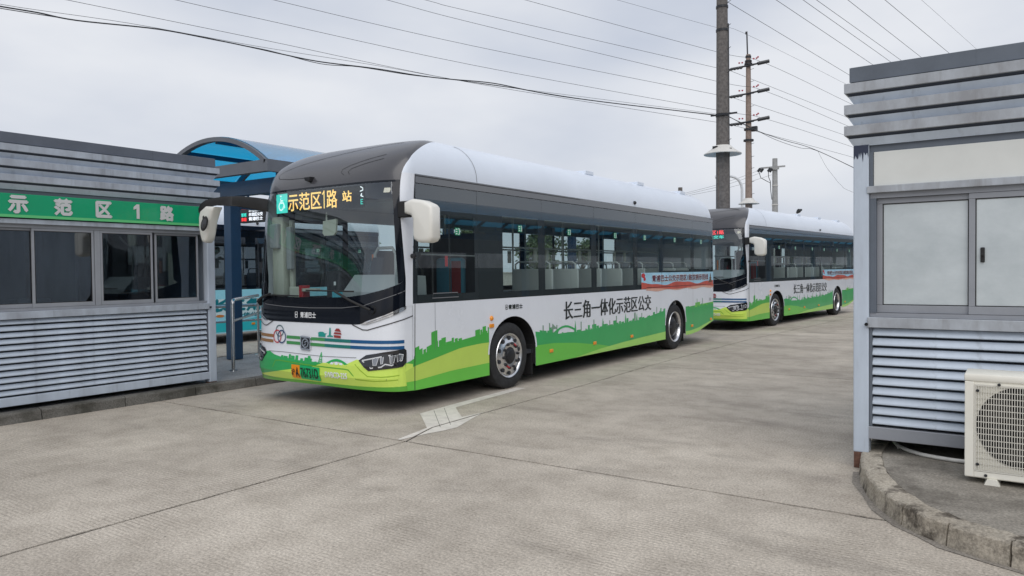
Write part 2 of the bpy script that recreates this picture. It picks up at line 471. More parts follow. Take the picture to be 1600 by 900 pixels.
def text_s(name, s, mat, parent, s0, s1, z0, z1, off=0.005, fat=0.0, heavy=0.0, upright=None):
    bm = text_bm(s)
    for v in bm.verts: v.co = (s0+(s1-s0)*v.co.x, z0+(z1-z0)*v.co.y, off)
    if upright is None and min(abs(s0), abs(s1)) < S_SEAM: _cut(bm, 0.05)
    if fat: fatten(bm, fat)
    if upright is not None:
        for v in bm.verts: v.co = UP(v.co.x, v.co.y, v.co.z, upright)
        return fin(name, bm, mat, parent)
    if heavy:                                            # thicken the uprights only, as a brush-cut face has them
        src = bm.faces[:]
        for k, dx in ((1, heavy), (2, -heavy)):
            r = bmesh.ops.duplicate(bm, geom=src)
            for e in r['geom']:
                if isinstance(e, bmesh.types.BMVert): e.co.x += dx; e.co.z += 0.0007*k
    _wrap(bm, 0)
    return fin(name, bm, mat, parent)
def UP(s, z, off, z0):
    p = P(s, z0, off); return (p[0], p[1], z)
def oval(s, z, rs, rz, n=20): return [(s+rs*math.cos(2*math.pi*i/n), z+rz*math.sin(2*math.pi*i/n)) for i in range(n)]
def mir(p): return [(-s, z) for s, z in p]
def steps(blds):
    "skyline height added at s for a list of (s0, s1, h)"
    def f(s):
        h = 0
        for a, b, k in blds:
            if a <= s <= b: h = max(h, k)
        return h
    return f
def sky_patch(name, mat, parent, base, blds, a, b, zlo, off, step=0.2, extra=()):
    st = steps(blds); ex = list(extra)
    for p, q, h in blds: ex += [p-1e-4, p, q, q+1e-4]
    return patch(name, mat, parent, srange(a, b, step, ex), zlo, lambda s: base(s)+st(s), 1, off, smooth=None)

# ------------------------------------------------------------------ wheels
def make_wheel(parent, rear, loc, flip):
    # axis along x, outer face at +x; the wheel part is its brake drum, tyre and rim hang below it
    h = part('wheel', DKMET, parent, lathe([(0,-0.02),(0.12,-0.02),(0.20,-0.05),(0.24,-0.10),(0.24,-0.22),(0,-0.22)], 'x', 24), smooth=40)
    part('tyre', TYRE, h, lathe([(0.30,-0.27),(0.36,-0.285),(0.455,-0.285),(0.485,-0.265),(0.493,-0.23),(0.493,-0.05),(0.485,-0.015),(0.455,0.004),(0.40,0.006),(0.36,0.0),(0.335,-0.012),(0.322,-0.02),(0.315,-0.03)], 'x', 48), smooth=35)
    if not rear:
        rim = part('rim', ALU, h, lathe([(0.335,-0.006),(0.328,0.006),(0.315,0.002),(0.300,-0.02),(0.275,-0.022),(0.235,-0.005),(0.205,0.012),(0.19,0.016),(0.165,0.014),(0.128,0.008),(0.125,-0.005)], 'x', 48), smooth=50)
        tag(part('hand_hole', INTD, h, *[lathe([(0.0,0.0),(0.030,0.0),(0.031,-0.012)], 'x', 14, (0.004+0.004*0, 0.262*math.cos(a), 0.262*math.sin(a))) for a in [2*math.pi*(i+0.3)/10 for i in range(10)]]), kind='stuff')
        part('hub_cap', DKMET, h, lathe([(0.130,0.0),(0.125,0.012),(0.105,0.02),(0.10,0.035),(0.085,0.042),(0,0.045)], 'x', 28), smooth=35)
        tag(part('wheel_nut', DKMET, h, *[lathe([(0.022,0.012),(0.022,0.03),(0.015,0.05),(0,0.052)], 'x', 8, (0, 0.183*math.cos(a), 0.183*math.sin(a))) for a in [2*math.pi*i/10 for i in range(10)]]), kind='stuff')
        for a0 in (0.75, 3.85):
            part('red_guard', REDP, h, *[tube([(0.035, 0.182*math.cos(a0+k*0.10), 0.182*math.sin(a0+k*0.10)) for k in range(6)], 0.013, 6)])
    else:
        part('rim', ALU, h, lathe([(0.335,-0.006),(0.328,0.006),(0.312,0.0),(0.300,-0.03),(0.285,-0.10),(0.275,-0.16),(0.24,-0.17),(0.0,-0.175)], 'x', 48), smooth=50)
        part('hub_cap', DKMET, h, lathe([(0.15,-0.17),(0.14,-0.12),(0.11,-0.09),(0,-0.085)], 'x', 24), smooth=35)
    h.location = loc
    if flip: h.rotation_euler = (0, 0, math.pi)
    h.rotation_euler.x = 0.35 if rear else 0.1
    return h
# ------------------------------------------------------------------ the bus
PANES = [1.91, 3.59, 5.32, 7.02, 8.27, 10.05, 11.40]
def make_bus(label, loc, rz, livery='green'):
    B = thing('city_bus', label, 'bus', loc, rz, 'buses parked at the stands')
    green = livery == 'green'
    body = WHITE if green else M("cyan_coach_paint", (0.36, 0.78, 0.90), 0.25, coat=0.4, var=0.03)
    # front lower panel, side panels, rear
    patch('front_panel', WHITE, B, srange(-S_SEAM, S_SEAM, 0.045, [1.512,-1.512,0.86,-0.86]), skirt, lambda s: maskLow(s) if abs(s) < 1.512 else 1.33, 18, -0.005)
    sa = srange(S_SEAM, S_END, 0.35, arch_s(S_SEAM, S_END)+[sy(9.9), sy(10.4), sy(11.45), S_END-0.1, S_END-0.2, S_END-0.25])
    for sg in (1, -1):
        ss = sa if sg > 0 else [-v for v in sa[::-1]]
        patch('side_panel', body, B, ss, skirt, 1.352, 3)
        sr = srange(sy(11.404), S_END, 0.05)
        patch('rear_post', WHITE, B, sr if sg > 0 else [-v for v in sr[::-1]], 1.352, 2.99, 4)
    se = srange(S_END, SMAX, 0.12)
    for sg in (1, -1):
        ss = se if sg > 0 else [-v for v in se[::-1]]
        patch('rear_panel', body, B, ss, 0.50, 2.985, 8)
    patch('rear_window', BLACKG, B, srange(SMAX-1.0, SMAX-0.01, 0.2), 1.6, 2.7, 3, 0.004)
    # black mask, windshield, frit posts, dome
    patch('front_mask', BLACKM, B, srange(-1.512, 1.512, 0.045), maskLow, maskUp, 8)
    def shield(u, v):
        q = 2*u-1; lo = maskUp(q*1.37); z = lo+(2.868-lo)*v
        return (q*sG(z), z)
    patch_fn('windshield', SHIELD, B, 44, 14, shield)
    def frit(sg):
        def f(u, v):
            lo = maskUp(1.41+0.09*u); z = lo+(2.868-lo)*v
            t = u if sg > 0 else 1-u
            return (sg*(sG(z)+(sB(z)-sG(z))*t), z)
        return f
    for sg in (1, -1): patch_fn('windshield_post', BLACKM, B, 5, 16, frit(sg))
    patch_fn('windshield_header', BLACKM, B, 44, 1, lambda u, v: ((2*u-1)*sB(2.88), 2.868+0.027*v))
    zrow = [2.895, 2.94, 3.0]+[ZR+RZ*math.sin(math.pi/2*i/16) for i in range(1, 17)]
    def zr(v): return zrow[min(len(zrow)-1, int(round(v*(len(zrow)-1))))]
    dm = patch_fn('front_dome', DOME, B, 48, len(zrow)-1, lambda u, v: ((2*u-1)*sB(zr(v)), zr(v)))
    ribbon('dome_joint', SEAM, dm, [[(-0.3,3.03),(-0.7,3.04),(-1.0,3.07),(-1.08,3.12),(-0.98,3.18),(-0.7,3.25),(-0.35,3.31),(0,3.36),(0.35,3.40),(0.7,3.43),(1.1,3.455)], [(0.40,3.01),(0.33,3.05),(0.33,3.09),(0.45,3.14),(0.7,3.20),(1.0,3.25)], [(0.50,3.01),(0.46,3.05),(0.50,3.09),(0.7,3.14),(1.0,3.19)]], 0.006, 0.003, step=0.04)
    # white posts beside the windshield and the roof
    def post(sg):
        def f(u, v):
            z = 1.33+(2.985-1.33)*v; a, b = sB(z), S_SEAM
            t = u if sg > 0 else 1-u
            return (sg*(a+(b-a)*t), z)
        return f
    for sg in (1, -1): patch_fn('corner_post', WHITE, B, 5, 16, post(sg))
    zrr = [2.985, 3.0]+zrow[3:]
    bm = bmesh.new()
    us = [0, .004, .01, .02, .035, .05, .08, .12]+[.12+.84*i/14 for i in range(1, 15)]+[.97, .98, .985, .99, .995, 1]
    for sg in (1, -1):
        g = []
        for z in zrr:
            a = sB(z); g.append([bm.verts.new(P(sg*(a+(SMAX-a)*u), z)) for u in us])
        for i in range(len(zrr)-1):
            for j in range(len(us)-1):
                q = (g[i][j], g[i][j+1], g[i+1][j+1], g[i+1][j]); bm.faces.new(q if sg > 0 else q[::-1])
        top = g[-1]
        if sg > 0: keep = top
        else:
            for j in range(len(us)-1): bm.faces.new((keep[j], keep[j+1], top[j+1], top[j]))
    roof = fin('roof', bm, ROOFW, B, 40)
    ribbon('roof_joint', SEAMG, roof, [[(sy(1.92-0.16*(i/14)**2), 2.99+0.50*math.sin(math.pi/2*i/14)) for i in range(15)]], 0.010, 0.003)
    for yv in (5.7, 7.9, 10.2):
        p = P(sy(yv), 3.42); part('roof_vent', ROOFW, roof, box(p[0]-0.35, p[0]-0.1, p[1]-0.15, p[1]+0.15, 3.5, 3.568, 0.008))
    part('roof_camera', DKMET, roof, lathe([(0.035,0),(0.035,0.03),(0.02,0.05),(0,0.055)], 'x', 12, (P(sy(7.0),3.09)[0]-0.005, 7.0, 3.06)))
    # window band, both sides
    for sg in (1, -1):
        def S(y): return sg*sy(y)
        def rng(a, b, st=0.6, ex=()):
            v = srange(sy(a), sy(b), st, ex); return v if sg > 0 else [-x for x in v[::-1]]
        y0 = yref(S_SEAM)+0.004
        patch('roof_trim', BLACKG, B, rng(y0, 11.42), 2.874, 2.984, 2, 0.004)
        ribbon('trim_joint', SEAM, B, [[(S(y0), 2.962), (S(11.42), 2.962)]], 0.012, 0.006)
        prev = y0
        for k, y1 in enumerate(PANES):
            pane = patch('window_pane', WGLASS if green else KGLASS, B, rng(prev+0.004, y1-0.004), 1.356, 2.866, 3, 0.0)
            a, b, lo, hi = prev+(0.10 if sg > 0 else 0.05), y1-(0.10 if sg > 0 else 0.05), 1.45, 2.56
            if k == 0: a, b, lo, hi = prev+0.10, y1-0.06, 1.46, 2.50
            if k == 1 and sg > 0: a = prev+0.62
            if k >= 5: lo = 1.72
            if sg < 0:
                if k == 0: lo = 1.40
                if k == 3: a, b = prev+0.15, y1-0.15
                if k == 6: a = b-0.6
            bm = bmesh.new()
            for (p, q, r, t) in ((prev, a, 1.354, 2.868), (b, y1, 1.354, 2.868), (a, b, hi, 2.868), (a, b, 1.354, lo)):
                ss = rng(p, q)
                g = [[bm.verts.new(P(s_, z_, -0.008)) for z_ in (r, t)] for s_ in ss]
                for i in range(len(ss)-1): bm.faces.new((g[i][0], g[i+1][0], g[i+1][1], g[i][1]))
            fin('window_frame', bm, INTD, pane)
            if sg > 0:
                zs = 2.29 if k == 0 else 2.39
                ys = [1.47, 2.98, 4.45, 6.15, 7.45, 9.0, 10.6][k]
                st = patch('exit_sticker', STICKG, pane, [S(ys-0.055), S(ys+0.055)], zs-0.05, zs+0.05, 1, 0.003)
                ribbon('exit_mark', WPRINT, pane, [[(S(ys-0.04), zs+0.03), (S(ys-0.005), zs+0.03)], [(S(ys-0.04), zs), (S(ys-0.005), zs)], [(S(ys-0.04), zs-0.03), (S(ys-0.005), zs-0.03)], [(S(ys+0.015), zs+0.035), (S(ys+0.04), zs+0.035), (S(ys+0.04), zs-0.035), (S(ys+0.015), zs-0.035)]], 0.012, 0.005)
                if k == 0:
                    ribbon('slider_frame', SEAM, pane, [[(S(0.95), 2.5), (S(0.95), 1.46)], [(S(1.30), 2.5), (S(1.30), 1.46)]], 0.035, -0.004)
                    ribbon('slider_rail', SEAMG, pane, [[(S(0.72), 1.975), (S(1.85), 1.965)]], 0.02, -0.003)
                    ribbon('door_grip', SEAMG, pane, [[(S(0.95), 1.47), (S(1.45), 1.47), (S(1.47), 1.41), (S(0.93), 1.41)]], 0.012, 0.003, closed=True)
                    poly('door_latch', REDP, pane, [[(S(1.20), 1.82), (S(1.26), 1.82), (S(1.26), 1.96), (S(1.20), 1.96)]], -0.002)
            prev = y1
        # wheel wells
        for c, h in ARCH:
            bm = bmesh.new(); n = 24; A = []; Bv = []
            pr = [(c-h, 0.30)]+[(c-h*math.cos(math.pi*i/n), 0.56+0.515*math.sin(math.pi*i/n)) for i in range(n+1)]+[(c+h, 0.30)]
            for y, z in pr:
                A.append(bm.verts.new((sg*(HW-0.002), y, z))); Bv.append(bm.verts.new((sg*(HW-0.55), y, z)))
            for i in range(len(pr)-1): bm.faces.new((A[i], A[i+1], Bv[i+1], Bv[i]))
            bm.faces.new(Bv)
            fin('wheel_well', bm, BLACKR, B)
            bm = bmesh.new(); A = []; Bv = []
            for i in range(n+1):
                t = math.pi*i/n
                for lst, k2 in ((A, 1.0), (Bv, 1.055)):
                    lst.append(bm.verts.new((sg*(HW+0.006), c-h*k2*math.cos(t), 0.56+0.515*k2*math.sin(t))))
            for i in range(n): bm.faces.new((A[i], A[i+1], Bv[i+1], Bv[i]))
            fin('arch_lip', bm, WHITE if green else body, B)
            part('mud_flap', BLACKR, B, box(sg*HW-sg*0.40 if sg > 0 else -HW+0.04, sg*HW-0.04 if sg > 0 else -HW+0.40, c+h-0.05, c+h-0.03, 0.13, 0.6))
    ribbon('panel_joint', SEAM, B, [[(sg*S_SEAM, 0.27), (sg*S_SEAM, 2.98)] for sg in (1, -1)], 0.014, 0.0065)
    ribbon('side_joint', SEAMG, B, [[(sg*sy(y), z0), (sg*sy(y), 1.352)] for sg in (1, -1) for y, z0 in ((10.05, 0.30), (0.98, 0.74))], 0.006, 0.0025)
    # wheels
    for sg in (1, -1):
        make_wheel(B, False, (sg*1.312, 2.69, 0.493), sg < 0)
        make_wheel(B, True, (sg*1.312, 9.04, 0.493), sg < 0)
    # floor, underbody, axles
    part('underbody', BLACKR, B, box(-0.78, 0.78, 0.6, 11.3, 0.34, 0.44), box(-1.3, 1.3, 0.35, 2.1, 0.36, 0.45), box(-1.3, 1.3, 3.4, 8.4, 0.36, 0.45), box(-1.3, 1.3, 9.65, 11.3, 0.5, 0.55))
    part('axle', DKMET, B, tube([(-1.1,2.69,0.493),(1.1,2.69,0.493)], 0.07), tube([(-1.1,9.04,0.493),(1.1,9.04,0.493)], 0.12))
    part('floor', INTD, B, box(-1.29, 1.29, 0.75, 11.4, 0.47, 0.53))
    part('ceiling', INT, B, box(-1.22, 1.22, 1.2, 11.3, 2.74, 2.78))
    part('side_lining', INT, B, box(-1.315, -1.295, 1.9, 5.6, 0.53, 1.40), box(-1.315, -1.295, 7.0, 11.4, 0.53, 1.44), box(1.295, 1.315, 0.9, 11.4, 1.08, 1.40), box(1.15, 1.3, 0.9, 11.4, 2.55, 2.73), box(-1.3, -1.15, 0.9, 11.4, 2.55, 2.73))
    # seats
    def seat(x, y):
        s = part('seat', SEATM, B, box(x-0.40, x+0.40, y+0.33, y+0.40, 0.95, 1.78, 0.03), smooth=40)
        part('cushion', SEATF, s, box(x-0.40, x+0.40, y-0.08, y+0.33, 0.88, 0.98, 0.03))
        part('grab_loop', RAILY, s, tube([(x-0.34,y+0.36,1.75),(x-0.34,y+0.36,1.86),(x-0.28,y+0.36,1.90),(x+0.28,y+0.36,1.90),(x+0.34,y+0.36,1.86),(x+0.34,y+0.36,1.75)], 0.016, 6))
        part('seat_leg', DKMET, s, box(x-0.05, x+0.05, y+0.0, y+0.25, 0.53, 0.88))
    for y in (3.7, 4.55, 5.4, 6.25, 7.3, 8.1, 8.9, 9.7): seat(0.84, y)
    for y in (3.9, 7.35, 8.15, 8.95, 9.75): seat(-0.84, y)
    part('engine_box', INTD, B, box(-1.25, 1.25, 10.45, 11.35, 0.53, 1.75))
    rails = []
    for x in (-0.42, 0.42):
        rails.append(tube([(x,2.2,2.15),(x,10.3,2.15)], 0.016, 6))
        for y in (2.3, 4.1, 5.75, 7.2, 9.0): rails.append(tube([(x,y,0.53),(x,y,2.74)], 0.017, 6))
    part('handrail', RAILY, B, *rails)
    part('hand_strap', CREAM, B, *[box(x-0.015, x+0.015, y-0.05, y+0.05, 1.9, 2.13, 0.01) for x in (-0.42, 0.42) for y in (2.7, 3.3, 4.8, 5.2, 6.4, 6.8, 7.9, 8.4)])
    # driver's place
    db = part('dashboard', DASH, B, prism([(0.30,0.95),(0.34,1.50),(0.55,1.72),(0.95,1.70),(1.0,0.95)], 'x', 0.30, 1.22, 0.02), smooth=30)
    part('dash_screen', INTD, db, prism([(0.72,1.71),(0.78,1.95),(0.80,1.95),(0.76,1.71)], 'x', 0.42, 0.62))
    part('steering_wheel', BLACKR, B, tube([(0.78+0.22*math.cos(a), 1.10+0.12*math.sin(a), 1.66+0.18*math.sin(a)) for a in [2*math.pi*i/24 for i in range(25)]], 0.016, 6, False))
    ds = part('driver_seat', SEATF, B, box(0.52, 1.05, 1.5, 2.0, 0.95, 1.10, 0.04), box(0.54, 1.03, 1.92, 2.05, 1.05, 1.95, 0.05), smooth=40)
    part('red_seat_cover', M('dull_red_cloth', (0.16, 0.02, 0.025), 0.8), ds, box(0.86, 1.02, 1.905, 1.918, 1.40, 1.90))
    part('driver_rail', RAILY, B, tube([(0.30,0.95,1.45),(0.30,0.95,2.0),(0.36,0.95,2.08),(0.62,0.95,2.08),(0.68,0.95,2.0),(0.68,0.95,1.45)], 0.022, 8), tube([(0.85,0.8,1.7),(0.85,0.8,2.2),(1.1,0.7,2.45)], 0.018, 8), smooth=60)
    part('driver_partition', INTD, B, box(0.28, 1.25, 2.1, 2.14, 0.53, 2.3), box(0.26, 0.30, 1.0, 2.1, 0.53, 2.05))
    part('orange_pole', ORANGE, B, tube([(0.22,1.0,1.3),(0.22,1.0,2.0)], 0.025, 8))
    part('fare_box', INTD, B, box(-0.32, -0.04, 0.62, 0.95, 0.9, 1.78, 0.02), smooth=40)
    part('fare_mark', WPRINT, B, box(-0.16, -0.12, 0.612, 0.616, 1.58, 1.63))
    part('dash_shelf', INTD, B, box(-1.1, 0.3, 0.36, 0.75, 1.30, 1.40))
    part('first_aid_box', CREAM, B, box(-0.86, -0.66, 0.42, 0.6, 1.40, 1.56, 0.01), box(-0.6, -0.3, 0.42, 0.5, 1.50, 1.54))
    part('red_box', REDP, B, box(-0.65, -0.58, 0.42, 0.55, 1.42, 1.58))
    part('parcel', M("teal_card", lin(90, 180, 200), 0.5), B, box(0.02, 0.22, 0.42, 0.6, 1.40, 1.50))
    dpst = part('door_post', CREAM, B, box(-1.22, -0.98, 0.42, 0.55, 1.42, 2.55, 0.02), box(-0.95, -0.88, 0.5, 0.56, 1.42, 2.5, 0.01), smooth=40)
    part('door_motor', DASH, dpst, box(-1.2, -1.02, 0.36, 0.44, 2.1, 2.45, 0.02), box(-0.92, -0.82, 0.42, 0.5, 1.8, 2.4, 0.02))
    part('sun_visor', CREAM, B, prism([(-0.07,2.44),(0.19,2.46),(0.17,2.28),(0.13,2.245),(-0.05,2.245),(-0.08,2.28)], 'y', 0.36, 0.39), tube([(-0.02,0.38,2.44),(-0.04,0.40,2.56)], 0.012, 6))
    # headlamps, daytime strips
    HL = [(0.892,0.668),(0.99,0.735),(1.22,0.775),(1.487,0.806),(1.515,0.782),(1.525,0.633),(1.465,0.587),(1.24,0.568),(1.035,0.546),(0.975,0.592)]
    DL = [[(0.944,0.668),(1.176,0.715),(1.30,0.735)], [(0.944,0.668),(1.07,0.580),(1.20,0.595),(1.245,0.628),(1.325,0.612),(1.45,0.668),(1.46,0.735),(1.40,0.745)]]
    HI = [[(1.08,0.70),(1.10,0.61),(1.14,0.615),(1.16,0.705)], [(1.18,0.70),(1.195,0.63),(1.215,0.635),(1.22,0.715)], [(1.29,0.72),(1.305,0.635),(1.345,0.64),(1.36,0.735)], [(1.375,0.735),(1.39,0.65),(1.43,0.675),(1.445,0.74)]]
    for f in ((lambda p: p), mir):
        hl = poly('headlight', LENS, B, [f(HL)], -0.01, 0.022)
        ribbon('light_tube', DRL, hl, [f(p) for p in DL], 0.015, 0.014)
        poly('lamp_reflector', DKCHR, hl, [f(p) for p in HI], 0.0137)
        for p in HI: ribbon('reflector_rim', DRL, hl, [f(p)], 0.007, 0.0145, closed=True)
        ch = poly('daytime_strip', CHROME, B, [f([(0.905,1.112),(0.98,1.148),(1.22,1.225),(1.42,1.31),(1.512,1.328),(1.512,1.295),(1.38,1.24),(1.13,1.155),(0.985,1.112)])], 0.002, 0.008)
        ribbon('strip_line', SEAMG, ch, [f([(0.99,1.125),(1.22,1.206),(1.45,1.30)])], 0.008, 0.012)
        ribbon('mask_joint', SEAM, B, [f([(0.77,1.106),(0.93,1.045),(1.0,1.043),(1.38,1.146),(S_SEAM,1.205)])], 0.012, 0.003)
    ribbon('bonnet_joint', SEAMG, B, [[(-1.0,1.335),(-0.5,1.31),(0,1.30),(0.6,1.31),(0.95,1.345),(1.5,1.52)]], 0.008, 0.002)
    # wipers
    def wiper(a, b, c):
        wp = part('wiper', BLACKR, B, lathe([(0.055,-0.02),(0.055,0.03),(0.03,0.05),(0,0.05)], 'y', 14, P(*a, 0.0)), tube([P(*a, 0.05), P((a[0]+b[0])/2, (a[1]+b[1])/2, 0.06), P(*b, 0.03)], 0.016, 6), smooth=40)
        part('wiper_blade', BLACKR, wp, tube([P(c[0]+(c[1]-c[0])*i/6, c[2]+(c[3]-c[2])*i/6, 0.02) for i in range(7)], 0.011, 6))
    wiper((1.06,1.292), (0.50,1.515), (-0.05,0.80,1.525,1.515))
    wiper((-1.2,1.36), (-0.80,1.475), (-0.95,-0.2,1.46,1.452))
    # mirrors
    mr = part('mirror', MIRW, B, prism([(1.45,2.60),(1.585,2.63),(1.745,2.60),(1.86,2.55),(1.895,2.51),(1.895,2.16),(1.86,2.11),(1.80,2.095),(1.68,2.10),(1.60,2.14),(1.585,2.20),(1.585,2.38),(1.56,2.43),(1.45,2.46)], 'y', 0.28, 0.47, 0.045), smooth=60)
    part('mirror_bracket', BLACKR, mr, box(1.28, 1.46, 0.36, 0.44, 2.42, 2.62, 0.015))
    part('mirror_glass', MIRG, mr, box(1.62, 1.87, 0.468, 0.474, 2.14, 2.48, 0.002))
    ml = part('mirror', MIRW, B, prism([(-1.85,2.42),(-1.845,2.54),(-1.81,2.63),(-1.68,2.69),(-1.47,2.67),(-1.53,2.60),(-1.60,2.47),(-1.645,2.31),(-1.68,2.22),(-1.73,2.185),(-1.78,2.20),(-1.82,2.29)], 'y', -0.33, -0.17, 0.04), smooth=60)
    bm = bmesh.new(); prv = None
    arm = [(-1.235,0.33,2.72,0.09),(-1.33,0.20,2.745,0.085),(-1.465,0.0,2.77,0.07),(-1.62,-0.15,2.765,0.055),(-1.74,-0.23,2.74,0.05),(-1.81,-0.26,2.695,0.045),(-1.855,-0.27,2.635,0.035)]
    for x, y, z, h in arm:
        r = [bm.verts.new(p) for p in ((x-0.03,y-0.03,z-h),(x+0.03,y+0.03,z-h),(x+0.03,y+0.03,z+h),(x-0.03,y-0.03,z+h))]
        if prv:
            for i in range(4): bm.faces.new((prv[i], prv[(i+1)%4], r[(i+1)%4], r[i]))
        prv = r
    bm.faces.new(prv); bmesh.ops.recalc_face_normals(bm, faces=bm.faces)
    bmesh.ops.bevel(bm, geom=[e for e in bm.edges if e.calc_length() > 0.12 or True], offset=0.008, segments=1, affect='EDGES')
    fin('mirror_arm', bm, ARMB, ml, 40)
    cv = part('spotting_mirror', BLACKR, ml, lathe([(0.0,-0.02),(0.05,-0.015),(0.06,0.0),(0.055,0.02)], 'y', 20), tube([(-0.01,0.01,0.0),(-0.07,0.05,0.05)], 0.013, 6), smooth=40)
    cv.location = (-1.585,-0.40,2.44); cv.rotation_euler = (0, 0.25, 0.7); cv.scale = (0.75, 1, 1.75); part('spotting_glass', LENS, cv, lathe([(0.0,-0.024),(0.04,-0.021)], 'y', 20))
    part('front_camera', DKMET, B, prism([(-0.30,3.03),(-0.18,3.03),(-0.19,2.975),(-0.22,2.965),(-0.28,2.985)], 'y', P(-0.24,3.0)[1]-0.07, P(-0.24,3.0)[1]+0.05, 0.01), smooth=30)
    part('post_camera', DKMET, B, lathe([(0.03,0),(0.03,0.05),(0.02,0.06),(0,0.06)], 'x', 12, (P(S_SEAM-0.02,1.95)[0], P(S_SEAM-0.02,1.95)[1], 1.95)))
    poly('inspection_sticker', CREAM, B, [[(1.13,2.735),(1.21,2.735),(1.225,2.75),(1.225,2.78),(1.21,2.795),(1.13,2.795)]], 0.002)
    # side lamps
    lm = part('side_lamp', AMBER, B, lathe([(0.035,-0.01),(0.035,0.015),(0.02,0.03),(0,0.034)], 'x', 18, (HW, 2.21, 1.076)), smooth=50)
    for y, z in ((2.21, 0.968), (3.83, 0.456), (5.30, 0.455), (6.81, 0.458), (9.98, 0.452), (11.22, 0.535)):
        b_ = part('marker_lamp', AMBER, B, box(HW, HW+0.018, y-0.05, y+0.05, z-0.028, z+0.028, 0.006))
        part('reflector', AMBER, b_, box(HW+0.018, HW+0.021, y-0.03, y+0.01, z-0.015, z+0.015))
    for s_ in (-1.25, 1.25): part('radar_sensor', SEAMG, B, lathe([(0.014,0),(0.014,0.004),(0,0.005)], 'y', 12, P(s_, 0.442, 0.0)))
    if not green: return B

    # ---- livery, front
    stops = [(-1.26,-0.75,BROWN),(-0.45,-0.12,STG),(0.04,0.30,STG),(0.30,0.75,STT),(0.75,1.487,STB)]
    for a, b, mt in stops:
        polys = []
        for z0 in (0.0, -0.072):
            zz = lambda s: 0.912-0.018*(s+1.26)/2.7+z0*1.0
            polys.append([(a, zz(a)-0.02), (b, zz(b)-0.02), (b, zz(b)+0.02), (a, zz(a)+0.02)])
        poly('front_stripe', mt, B, polys, 0.002)
    for s_, z_, rz_, mt, o_ in ((-0.605,0.982,0.072,RINGG,0.003), (-0.655,0.905,0.082,RINGR,0.0045), (-0.555,0.905,0.082,RINGB,0.006)):
        ribbon('ring_logo', mt, B, [oval(s_, z_, 0.084, rz_, 28)], 0.016, o_, closed=True)
    em = poly('emblem', CHROME, B, [[(-0.155,0.925),(-0.14,0.935),(0.035,0.925),(0.048,0.91),(0.045,0.765),(0.03,0.752),(-0.13,0.758),(-0.145,0.77)]], 0.0, 0.018)
    poly('emblem_field', LENS, em, [[(-0.135,0.915),(0.03,0.907),(0.028,0.77),(-0.125,0.777)]], 0.0195)
    ribbon('emblem_ring', CHROME, em, [oval(-0.05, 0.842, 0.058, 0.055, 24)], 0.016, 0.021, closed=True)
    ribbon('emblem_bar', CHROME, em, [[(-0.085,0.812),(-0.045,0.822),(-0.055,0.862),(-0.012,0.872)]], 0.014, 0.0215)
    poly('water_town_graphic', TEALP, B, [[(0.18,0.935),(0.31,0.935),(0.31,0.965),(0.34,0.985),(0.30,0.98),(0.27,1.0),(0.21,1.0),(0.17,0.985),(0.18,0.97)], [(0.34,0.94),(0.46,0.94),(0.44,0.96),(0.41,0.96),(0.405,1.05),(0.385,1.06),(0.375,0.96),(0.35,0.955)]], 0.003)
    poly('pagoda_graphic', M("pagoda_red", lin(150, 58, 58), 0.4), B, [[(0.47,0.935),(0.585,0.93),(0.585,0.962),(0.46,0.967)], [(0.46,0.98),(0.60,0.975),(0.585,1.0),(0.475,1.003)], [(0.475,1.015),(0.59,1.01),(0.575,1.03),(0.555,1.05),(0.51,1.052),(0.49,1.035)]], 0.003)
    base_f = tab2([(-1.5,0.585),(-1.25,0.60),(-0.95,0.645),(-0.7,0.62),(0,0.605),(0.35,0.605),(0.7,0.62),(0.85,0.66),(1.0,0.665),(1.3,0.67),(S_SEAM,0.64)])
    bl = [(-0.62,-0.55,0.03),(-0.54,-0.50,0.05),(-0.49,-0.40,0.045),(-0.38,-0.34,0.075),(-0.33,-0.26,0.06),(-0.24,-0.19,0.07),(-0.14,-0.09,0.04),(-0.06,0.0,0.055),(0.0,0.05,0.08),(0.05,0.08,0.05),(0.14,0.18,0.02)]
    sky_patch('front_skyline', GDEEP, B, lambda s: 0.60+0.02*(-s), bl, -0.8, 0.3, lambda s: 0.55, 0.002, 0.05)
    poly('front_hill', GDEEP, B, [[(-S_SEAM,0.62),(-S_SEAM,0.33),(-1.25,0.36),(-1.04,0.38),(-0.26,0.50),(0.10,0.55),(0.3,0.61),(-0.2,0.615),(-0.55,0.64),(-0.7,0.66),(-0.82,0.70),(-0.95,0.69),(-1.1,0.62)]], 0.0035)
    poly('front_lime_field', GLIME2, B, [[(-1.3,0.352),(1.4,0.335),(S_SEAM,0.33),(S_SEAM,0.60),(1.3,0.66),(1.0,0.675),(0.85,0.675),(0.72,0.62),(0.3,0.61),(0.10,0.56),(-0.26,0.51),(-1.04,0.39)]], 0.0027)
    patch('bumper_lip', GLOW, B, srange(-S_SEAM, S_SEAM, 0.06), skirt, lambda s: 0.352-0.012*(abs(s)/1.65), 1, 0.0045)
    ribbon('bridge_graphic', GDEEP, B, [[(0.36+0.36*i/10, 0.60+0.055*math.sin(math.pi*i/10)) for i in range(11)]], 0.03, 0.003)
    poly('bridge_arch', WHITE, B, [[(s_+0.028*math.cos(math.pi*i/8), 0.60+hh*math.sin(math.pi*i/8)) for i in range(9)] for s_, hh in ((0.46,0.028), (0.54,0.036), (0.62,0.028))], 0.0042)
    ribbon('lattice_tower', GDEEP, B, [[(0.21,0.605),(0.245,0.74)], [(0.28,0.605),(0.245,0.74)], [(0.225,0.65),(0.27,0.65)], [(0.215,0.625),(0.275,0.63)], [(0.22,0.69),(0.275,0.69)], [(0.23,0.71),(0.262,0.71)]], 0.010, 0.003)
